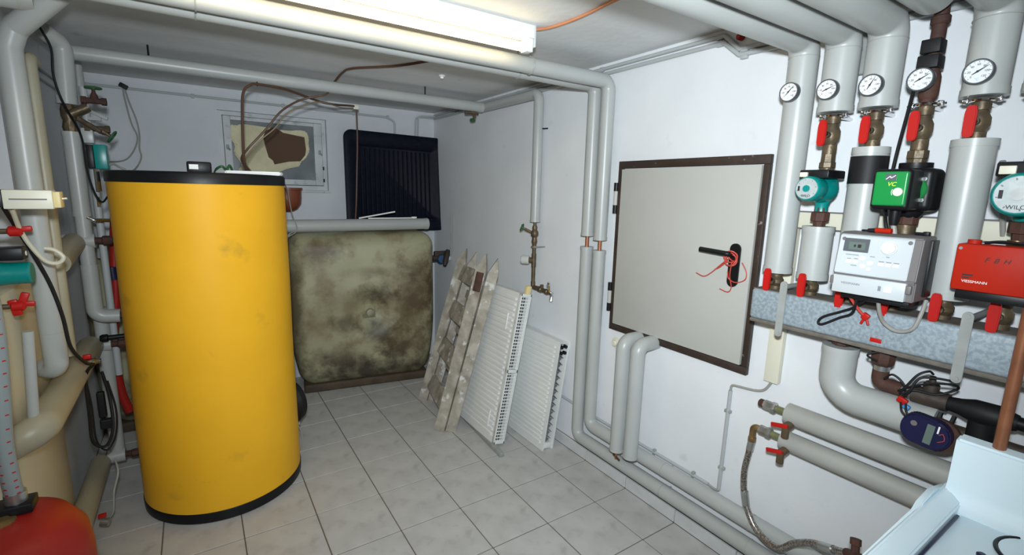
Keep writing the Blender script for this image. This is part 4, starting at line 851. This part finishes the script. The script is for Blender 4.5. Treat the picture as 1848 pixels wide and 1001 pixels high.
MB().bx(-.31, .31, -.016, .016, 0, .030, .003).build('metal_rail', m_grey, None, 'grey rail on the floor under the large radiator', 'rail', origin=(0, 0, 0))
rail = bpy.data.objects['metal_rail']; rail.location = (1.118, -.065, 0); rail.rotation_euler = (0, 0, math.radians(86))

lad = thing('stepladder', 'old folded wooden stepladder with paint splashes leaning on the radiator', 'ladder', (1.0, .4, 0))
def beam(mb, p0, p1, ex, ey, w1, w2, tip=0):
    p0, p1 = V(p0), V(p1); d = (p1 - p0).normalized(); ex = V(ex); ex = (ex - d * ex.dot(d)).normalized(); ey = d.cross(ex)
    rows = []
    for p, s in ((p0, 1), (p1, 1)):
        rows.append([mb.bm.verts.new(p + ex * a * w1 / 2 + ey * b_ * w2 / 2) for a, b_ in ((-1, -1), (1, -1), (1, 1), (-1, 1))])
    mb.bm.faces.new(rows[0][::-1])
    if tip:
        q = [mb.bm.verts.new(p1 + d * tip + ex * .10 * w1 + ey * b_ * w2 / 2) for b_ in (-1, 1)]
        A = rows[1]; mb.bm.faces.new((A[0], A[1], q[0])); mb.bm.faces.new((A[2], A[3], q[1])); mb.bm.faces.new((A[1], A[2], q[1], q[0])); mb.bm.faces.new((A[3], A[0], q[0], q[1]))
    else: mb.bm.faces.new(rows[1])
    A, Bq = rows
    for k in range(4): mb.bm.faces.new((A[k], A[(k + 1) % 4], Bq[(k + 1) % 4], Bq[k]))
    return mb
RA0, RA1 = V((.905, .14, 0)), V((1.178, .06, 1.13)); LA0, LA1 = V((1.0, .655, 0)), V((1.275, .53, 1.11))
RB0, RB1 = V((.967, .095, 0)), V((1.240, .015, 1.10)); LB0, LB1 = V((1.065, .625, 0)), V((1.345, .505, 1.08))
for p0, p1, ex, w_ in ((RA0, RA1, (.62, -.75, 0), .075), (LA0, LA1, (.62, -.75, 0), .072), (RB0, RB1, (.9, -.42, 0), .070), (LB0, LB1, (.9, -.42, 0), .066)):
    beam(MB(), p0, p1, ex, None, w_, .027, .11).build('rail', m_wood, lad)
for k, hh_ in ((.15, .12), (.42, .13), (.68, .13), (.93, .12)):
    a = LA0.lerp(LA1, k) + V((.012, -.02, 0)); b_ = RA0.lerp(RA1, k) + V((.012, .02, 0))
    beam(MB(), a, b_, (.45, 0, 1), None, hh_, .022).build('rung', m_wood, lad)
for k in (.29, .55, .80):
    a = LB0.lerp(LB1, k) + V((.02, -.02, 0)); b_ = RB0.lerp(RB1, k) + V((.02, .02, 0))
    beam(MB(), a, b_, (.3, 0, 1), None, .06, .02).build('rung', m_wood, lad)
mid = RA0.lerp(RA1, .93); MB().box(mid + V((-.018, -.028, 0)), (.012, .05, .13), Matrix.Rotation(.24, 3, 'Y') @ Matrix.Rotation(.7, 3, 'Z'), .002).build('hinge_plate', m_rust, lad, label='rusty hinge plate near the top')

# ---------------------------------------------------------------- left side
bo = thing('boiler', 'cream sheet metal boiler casing behind the left pipes', 'boiler', (-1.3, -.3, 0))
MB().bx(-1.70, -.975, -.68, .10, .02, 1.26, .01).build('casing', m_boiler, bo)
MB().bx(-1.69, -.985, -.67, .09, 0, .03).build('plinth', m_dark, bo)
# big vertical pipe
X1, Y1, R1 = -.895, -.255, .0365
t = thing('insulated_pipe', 'thick grey vertical pipe with round bottom at far left', 'pipe', (X1, Y1, .97))
MB().pipe([(X1 + .20, Y1 - .12, 2.31), (X1 + .02, Y1, 2.16), (X1, Y1, 2.10), (X1, Y1, .925), (X1 - .05, Y1 + .05, .925)], R1, .045, 28).build('jacket', m_jacket, t)
MB().cyl((X1, Y1, 1.075), (X1, Y1, 1.078), R1 + .001, n=28).build('seam', m_jacketd, t)
t = thing('insulated_pipe', 'narrow cream looking vertical pipe beside thick grey one at left', 'pipe', (-.925, -.10, .9))
MB().pipe([(-.90, .10, 2.12), (-.90, .02, 2.12), (-.905, .02, .90)], .024, .03, 20).build('jacket', m_beige, t)
t = thing('insulated_pipe', 'grey pipe with band coming from the left at ceiling', 'pipe', (-.95, -.32, 2.2))
MB().cyl((-1.6, -.32, 2.245), (-.80, -.32, 2.245), .035, n=24).build('jacket', m_jacket, t)
MB().cyl((-.84, -.32, 2.245), (-.80, -.32, 2.245), .038, n=24).build('end_band', m_jacketd, t)
MB().pipe([(-.81, -.32, 2.25), (-.74, -.32, 2.25), (-.72, -.32, 2.30)], .018, .03, 14).build('copper_bend', m_rust, t)
# main left riser with tees
X3, Y3, R3 = -.862, .42, .0345
t = thing('insulated_pipe', 'tall jointed grey riser pipe left of the yellow tank', 'pipe', (X3, Y3, 0))
MB().pipe([(-.905, .36, 2.30), (X3 + .01, Y3, 2.262), (X3, Y3, 2.0)], R3 + .003, .05, 26).build('top_jacket', m_jacket, t)
MB().cyl((X3, Y3, 2.0), (X3, Y3, 2.035), R3 + .005, n=26).build('end_band', m_jacket, t)
MB().cyl((X3, Y3, 1.48), (X3, Y3, 1.875), R3, n=26).build('jacket', m_jacket, t)
for za, zb in ((1.479, 1.50), (1.855, 1.876)): MB().cyl((X3, Y3, za), (X3, Y3, zb), R3 + .002, n=26).build('end_band', m_jacket, t)
MB().cyl((X3, Y3, 1.00), (X3, Y3, 1.48), R3 - .004, n=26).build('jacket', m_jacket, t)
MB().pipe([(X3, Y3, 1.24), (X3, Y3, .975), (-.765, Y3, .968)], R3, .045, 26).build('stub_elbow', m_jacket, t)
MB().cyl((X3 + .005, Y3 + .09, .16), (X3 + .005, Y3 + .09, 1.0), R3 - .003, n=24).build('jacket', m_jacket, t)
for z in (1.358, .80, .165): 
    b = MB().cyl((-.96 if z > 1 else -.90, Y3 + (.0 if z > 1 else .08), z), (-.825, Y3 + (.0 if z > 1 else .08), z), R3 + .001, n=24); b.build('tee', m_jacket, t)
    MB().cyl((-.83, Y3 + (.0 if z > 1 else .08), z), (-.68, Y3 + (.0 if z > 1 else .06), z), .017, n=14).lathe((-.80, Y3 + (.0 if z > 1 else .07), z), (1, 0, 0), [(0, .018), (.005, .024), (.03, .024), (.04, .02)], 8).build('union', m_rust, t)
MB().cyl((-.765, Y3, .968), (-.70, Y3, .968), .017, n=12).build('nipple', m_rust, t)
MB().lathe((X3, Y3, 1.875), Z, [(0, .026), (.02, .03), (.05, .024), (.07, .03), (.10, .03), (.125, .024)], 10).cyl((X3, Y3 - .02, 1.95), (X3 + .075, Y3 - .01, 1.995), .02, n=12).cyl((X3 + .03, Y3, 1.94), (X3 + .11, Y3 + .0, 1.885), .012, n=10).build('brass_valve', m_brass, t)
MB().pipe([(X3 + .02, Y3 - .02, 1.475), (X3 + .045, Y3 - .02, 1.46), (X3 + .11, Y3, 1.458), (X3 + .17, Y3, 1.458)], .0095, .02, 12).build('chrome_tube', m_chrome, t)
MB().cyl((X3 + .05, Y3 + .1, .62), (X3 + .05, Y3 + .1, 2.1), .016, n=16).build('side_pipe', m_conduit, t)
MB().cyl((X3 + .055, Y3 + .09, 1.52), (X3 + .055, Y3 + .09, 1.57), .008, n=8).build('brass_sleeve', m_brassy, t)
t = thing('pipe_pair', 'two slim grey vertical pipes behind the jointed riser', 'pipe', (-.94, .95, 0))
for dx, yy in ((0, .9), (.045, 1.0)): MB().cyl((-.93 + dx, yy, 1.2), (-.93 + dx, yy, H), .022, n=16).build('jacket', m_jacket, t)
# gate valves by the riser
for (x, z, an, lab) in ((-.765, 2.03, (0, 0, 1), 'topmost gate valve with green wheel left of back wall'), (-.765, 1.90, (.75, 0, -.5), 'lower gate valve with dark wheel above the teal box')):
    v = thing('gate_valve', lab, 'valve', (x, .45, z), 'gate valves by the left riser'); a = V(an).normalized()
    MB().cyl((x - .05, .45, z), (x + .045, .45, z), .014, n=10).lathe((x - .05, .45, z), (1, 0, 0), [(0, .018), (.02, .018)], 8).lathe((x + .025, .45, z), (1, 0, 0), [(0, .018), (.02, .018)], 8).lathe((x, .45, z), a, [(0, .018), (.025, .015), (.04, .008), (.06, .007)], 10).build('valve_body', m_rust if z > 2 else m_brass, v)
    o = V((x, .45, z)) + a * .06; MB().torus(o, a, .03, .005, 20, 6).cyl(o - a * .006, o + a * .006, .012, n=10).box(o, (.05, .006, .006) if z > 2 else (.006, .05, .006)).build('handwheel', m_greend, v)
MB().bx(-.80, -.75, .455, .475, 1.94, 1.955).box((-.755, .45, 1.965), (.07, .012, .016), Matrix.Rotation(.45, 3, 'Y'), .002).build('valve_lever', m_grey, None, 'dull grey valve lever between the two gate valves', 'lever')
MB().bx(-.83, -.785, .44, .47, 1.83, 1.90, .003).build('marker_plate', m_jacket, None, 'blank pale plate above the teal box', 'plate')
ac = thing('valve_actuator', 'small teal and black box on pipe left above the yellow tank', 'actuator', (-.77, .45, 1.70))
MB().bx(-.788, -.738, .40, .47, 1.708, 1.824, .004).build('teal_cover', m_teal, ac)
MB().bx(-.815, -.788, .40, .47, 1.71, 1.822, .004).build('black_back', m_dark, ac)
MB().cyl((-.79, .44, 1.60), (-.79, .44, 1.71), .012, n=10).build('stem', m_chrome, ac)
MB().cable([(-.738, .42, 1.73), (-.72, .44, 1.735), (-.70, .46, 1.72), (-.68, .47, 1.71)], .006).build('cable', m_grey, ac)
MB().cable([(-.76, .62, 1.46), (-.785, .62, 1.23), (-.80, .62, 1.0), (-.83, .62, .80), (-.83, .62, .52), (-.80, .62, .36)], .022, 12).build('red_pipe', m_vessel, None, 'dark red flexible pipe half hidden behind the yellow tank', 'pipe')
MB().cyl((-.795, .60, 1.13), (-.797, .60, 1.20), .026, n=14).build('pipe_sleeve', m_navy, None, 'dark blue sleeve on the red pipe behind yellow tank', 'sleeve')
# horizontal pipes running along the boiler
t = thing('insulated_pipe', 'beige looking horizontal pipe running low past the boiler', 'pipe', (-.9, 0, .7), 'horizontal pipes along the boiler')
jacket(t, [(-.99, -.54, .765), (-.905, -.54, .805), (-.905, .46, .81)], .054, .06, mat=m_beige)
t = thing('insulated_pipe', 'beige looking horizontal pipe running high past the boiler', 'pipe', (-.9, .2, 1.3), 'horizontal pipes along the boiler')
jacket(t, [(-.912, .06, 1.30), (-.905, .41, 1.352)], .047, .03, mat=m_beige)
t = thing('insulated_pipe', 'beige looking horizontal pipe running just above the floor', 'pipe', (-.93, .1, .1), 'horizontal pipes along the boiler')
jacket(t, [(-.935, -.45, .15), (-.93, .48, .155)], .045, .03, mat=m_beige)
MB().cyl((-.875, -.02, .10), (-.845, -.03, .095), .018, n=14).build('drain_valve', m_zinc, t); MB().box((-.87, -.01, .125), (.03, .022, .012), None, .003).build('drain_lever', m_red, t)
MB().cable([(-.85, .0, .095), (-.83, -.005, .13), (-.82, .01, .22), (-.80, .03, .30), (-.815, .10, .34)], .004).build('cable', m_grey, t)
# valve with red dot and chrome body
fv = thing('fill_valve', 'small chrome valve with red cap hanging by black cable', 'valve', (-.86, .1, .83))
MB().lathe((-.885, .08, .84), (1, 0, 0), [(0, .012), (.02, .018), (.05, .018), (.055, .012), (.07, .012)], 14).build('valve_body', m_chrome, fv)
MB().box((-.86, .075, .868), (.03, .016, .02), None, .004).build('red_cap', m_red, fv)
MB().cyl((-.90, .08, .84), (-.885, .08, .84), .014, n=12).build('black_collar', m_dark, fv)
MB().lathe((-.855, .40, .862), (1, 0, 0), [(0, .014), (.01, .02), (.03, .02), (.035, .013), (.10, .013)], 12).build('black_fitting', m_dark, None, 'black pipe fitting between riser and yellow tank', 'fitting')
# pump, levers, thermostat at the far left
lp = thing('circulation_pump', 'teal pump lying sideways at the left picture edge', 'pump', (-.9, -.5, 1.3))
MB().lathe((-.985, -.5, 1.345), (1, 0, 0), [(0, .034), (.03, .04), (.06, .036), (.075, .036), (.11, .036), (.115, .032)], 28).build('motor', m_teal, lp)
MB().bx(-.975, -.88, -.53, -.47, 1.39, 1.432, .006).build('terminal_box', m_dark, lp)
MB().cyl((-.8795, -.5, 1.41), (-.878, -.5, 1.41), .008, n=14).build('sticker', m_whitep, lp)
MB().cyl((-1.05, -.5, 1.375), (-.96, -.5, 1.375), .013, n=14).build('brass_tail', m_brassy, lp)
for z, x, lab, sg in ((1.483, -.895, 'red winged lever above the sideways teal pump', 1), (1.235, -.915, 'red winged lever below the sideways teal pump', -1)):
    l = thing('valve_lever', lab, 'lever', (x, -.5, z), 'red levers at the left edge')
    b = MB(); b.lathe((x - .02, -.5, z), (1, 0, 0), [(0, .010), (.005, .017), (.03, .017), (.036, .010)], 14)
    b.box((x + .015, -.5, z + .006), (.05, .012, .018), Matrix.Rotation(-.1 * sg, 3, 'Y'), .004)
    if sg < 0: b.box((x + .012, -.5, z + .02), (.022, .014, .05), Matrix.Rotation(.35, 3, 'Y'), .004).box((x - .01, -.5, z - .005), (.025, .014, .055), Matrix.Rotation(-.2, 3, 'Y'), .004)
    b.build('lever', m_red, l); MB().cyl((x - .10, -.5, z), (x - .015, -.5, z), .009, n=10).build('stem', m_brass, l)
th = thing('thermostat_box', 'cream thermostat box with slot above the sideways pump', 'thermostat', (-.83, -.6, 1.557))
MB().bx(-.885, -.772, -.63, -.57, 1.560, 1.618, .003).build('cover', m_cream, th)
MB().bx(-.772, -.755, -.625, -.575, 1.564, 1.614, .002).build('end_panel', m_ochre, th)
MB().bx(-.93, -.885, -.63, -.575, 1.565, 1.618, .003).build('black_side', m_dark, th)
MB().bx(-.87, -.785, -.632, -.629, 1.588, 1.592).build('slot', m_ctrls, th)
MB().cable([(-.76, -.6, 1.59), (-.745, -.59, 1.592)], .004, 6).build('screw', m_chrome, th)
MB().cable([(-.878, -.58, 1.56), (-.885, -.50, 1.49), (-.872, -.47, 1.43), (-.845, -.45, 1.375), (-.815, -.44, 1.365), (-.80, -.44, 1.385), (-.82, -.44, 1.41), (-.845, -.44, 1.418)], .0065).build('cable', m_creamc, None, 'cream cable curling down from the thermostat box', 'cable')
MB().cable([(-.895, -.58, 1.56), (-.90, -.45, 1.48), (-.885, -.40, 1.40), (-.86, -.36, 1.28), (-.845, -.33, 1.15), (-.84, -.30, 1.02), (-.82, -.20, .92), (-.815, -.10, .88), (-.86, -.0, .80), (-.87, .02, .60), (-.87, .02, .48), (-.83, .04, .44), (-.80, .06, .52), (-.805, .1, .66), (-.82, .1, .78)], .0065).build('cable', m_rubber, None, 'long black cable drooping in a loop beside the boiler', 'cable')
MB().cable([(-.875, .05, .82), (-.865, .06, .64), (-.865, .06, .47), (-.835, .08, .40), (-.80, .1, .46), (-.79, .12, .58), (-.81, .14, .72)], .004).build('cable', m_rubber, None, 'thin black cable drooping below the chrome fill valve', 'cable')
MB().rbox((-.845, .16, .60), (.03, .03, .13), .008, 2).rbox((-.835, .16, .50), (.05, .03, .05), .008, 2).build('cable_plug', m_rubber, None, 'black plug hanging among cables beside the boiler', 'plug')
MB().cable([(-.885, .2, 2.28), (-.858, .2, 2.20), (-.862, .2, 2.09), (-.846, .22, 1.985), (-.82, .36, 1.86), (-.815, .37, 1.70), (-.80, .37, 1.60), (-.775, .36, 1.55), (-.745, .33, 1.58)], .0045).build('cable', m_rubber, None, 'thin black cable running down over the left riser', 'cable')
# conduits on the left wall projection
t = thing('cable_conduit', 'thin dark conduits on the wall behind the left pipes', 'conduit', (CH, .9, 2.1))
for z in (2.16, 2.21): MB().cyl((CH + .008, .2, z), (CH + .008, 1.6, z), .006, n=8).build('conduit', m_grey, t)
# hose and white pipe
hs = thing('rubber_hose', 'grey hose with red dashes hanging above the red vessel', 'hose', (-.87, -.95, .78))
HP = [(-.89, -.85, 1.40), (-.875, -.90, 1.24), (-.878, -.92, 1.10), (-.885, -.94, .95), (-.882, -.95, .84), (-.878, -.95, .77)]
MB().cable(HP, .0205, 16, 8).build('hose', m_hose, hs)
P = spline(HP, 8)
d0 = V((CAM.x + .6, CAM.y, 0)) - V((-.88, -.92, 0))
for i in range(4, len(P) - 3, 2):
    for a in (-.75, .45):
        dr = (Matrix.Rotation(a, 3, 'Z') @ V((.28, -.96, 0))).normalized(); c = P[i] + dr * .0203
        MB().box(c, (.0075, .0018, .0032), Matrix.Rotation(math.atan2(dr.y, dr.x) + PI / 2, 3, 'Z'), 0).build('dash_mark', m_red, hs)
MB().cyl((-.878, -.95, .765), (-.878, -.95, .80), .024, n=16).build('hose_clamp', m_zinc, hs)
MB().cyl((-.90, -.52, 1.15), (-.925, -.52, .76),   .0155, n=14).build('slim_pipe', m_jacket, None, 'slim white vertical pipe right of the red dashed hose', 'pipe')
# red expansion vessel
vs = thing('expansion_vessel', 'glossy red expansion vessel in the lower left corner', 'vessel', (-.945, -1.0, 0))
MB().lathe((-.945, -1.0, 0), Z, [(.10, .10), (.11, .17), (.16, .21), (.22, .222), (.60, .222), (.66, .215), (.71, .185), (.735, .14), (.745, .06), (.745, .0)], 64).build('shell', m_vessel, vs, ang=60)
MB().lathe((-.945, -1.0, .395), Z, [(0, .2215), (.006, .2245), (.02, .2245), (.026, .2215)], 64).build('seam', m_vessel, vs)
for k in range(3):
    a = k * 2.09 + .4; MB().cyl((-.945 + .14 * math.cos(a), -1.0 + .14 * math.sin(a), 0), (-.945 + .13 * math.cos(a), -1.0 + .13 * math.sin(a), .14), .014, n=10).build('foot', m_vessel, vs)
MB().bx(-1.05, -.84, -.985, -.92, .745, .772, .004).build('bracket', m_dark, vs, label='black bracket on top')
MB().lathe((-.90, -1.0, .742), Z, [(0, .03), (.006, .03), (.008, .018), (.012, .018)], 16).build('brass_collar', m_brassy, vs)

# ---------------------------------------------------------------- white sink in the right foreground
sk = thing('utility_sink', 'white plastic utility sink with raised back in lower right corner', 'sink', (1.0, -2.75, .83))
yo = -2.345
MB().prism([(1.318, .78), (1.318, 1.028), (1.275, 1.022), (1.268, .90), (1.255, .862), (1.225, .838), (1.225, .78)], (0, yo - .018, 0), (1, 0, 0), (0, 0, 1), (0, -.72, 0), .006).build('back_panel', m_sink, sk)
rim = MB(); prof = [(-.0, .80), (.0, .862), (-.012, .878), (-.030, .876), (-.058, .858), (-.060, .80)]
rim.prism([(a, b_) for a, b_ in prof], (1.31, yo, 0), (0, 1, 0), (0, 0, 1), (-.75, 0, 0), .004); rim.build('side_rim', m_sink, sk)
MB().prism([(1.31, .79), (1.31, .865), (1.20, .89), (1.12, .882), (1.09, .868), (.55, .858), (.55, .79)], (0, yo + .003, 0), (1, 0, 0), (0, 0, 1), (0, -.016, 0), .003).build('outer_lip', m_sink, sk)
MB().bx(.56, 1.25, yo - .74, yo - .062, .78, .838, .006).build('basin_floor', m_sink, sk)
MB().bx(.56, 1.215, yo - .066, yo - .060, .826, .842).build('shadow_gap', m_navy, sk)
MB().torus((1.17, -2.575, .840), Z, .085, .0045, 40, 8).build('drain_ring', m_dark, sk)
MB().lathe((1.17, -2.575, .836), Z, [(0, .08), (.006, .08), (.010, .05)], 36).build('drain_plug', m_sink, sk)
for y in (-2.485, -2.52): MB().lathe((1.075, y, .836), Z, [(0, .010), (.006, .010), (.009, .006)], 14).build('foot_stud', m_navy, sk)
MB().bx(.66, 1.2, yo - .66, yo - .1, .0, .782, .01).build('cabinet', m_white, sk)
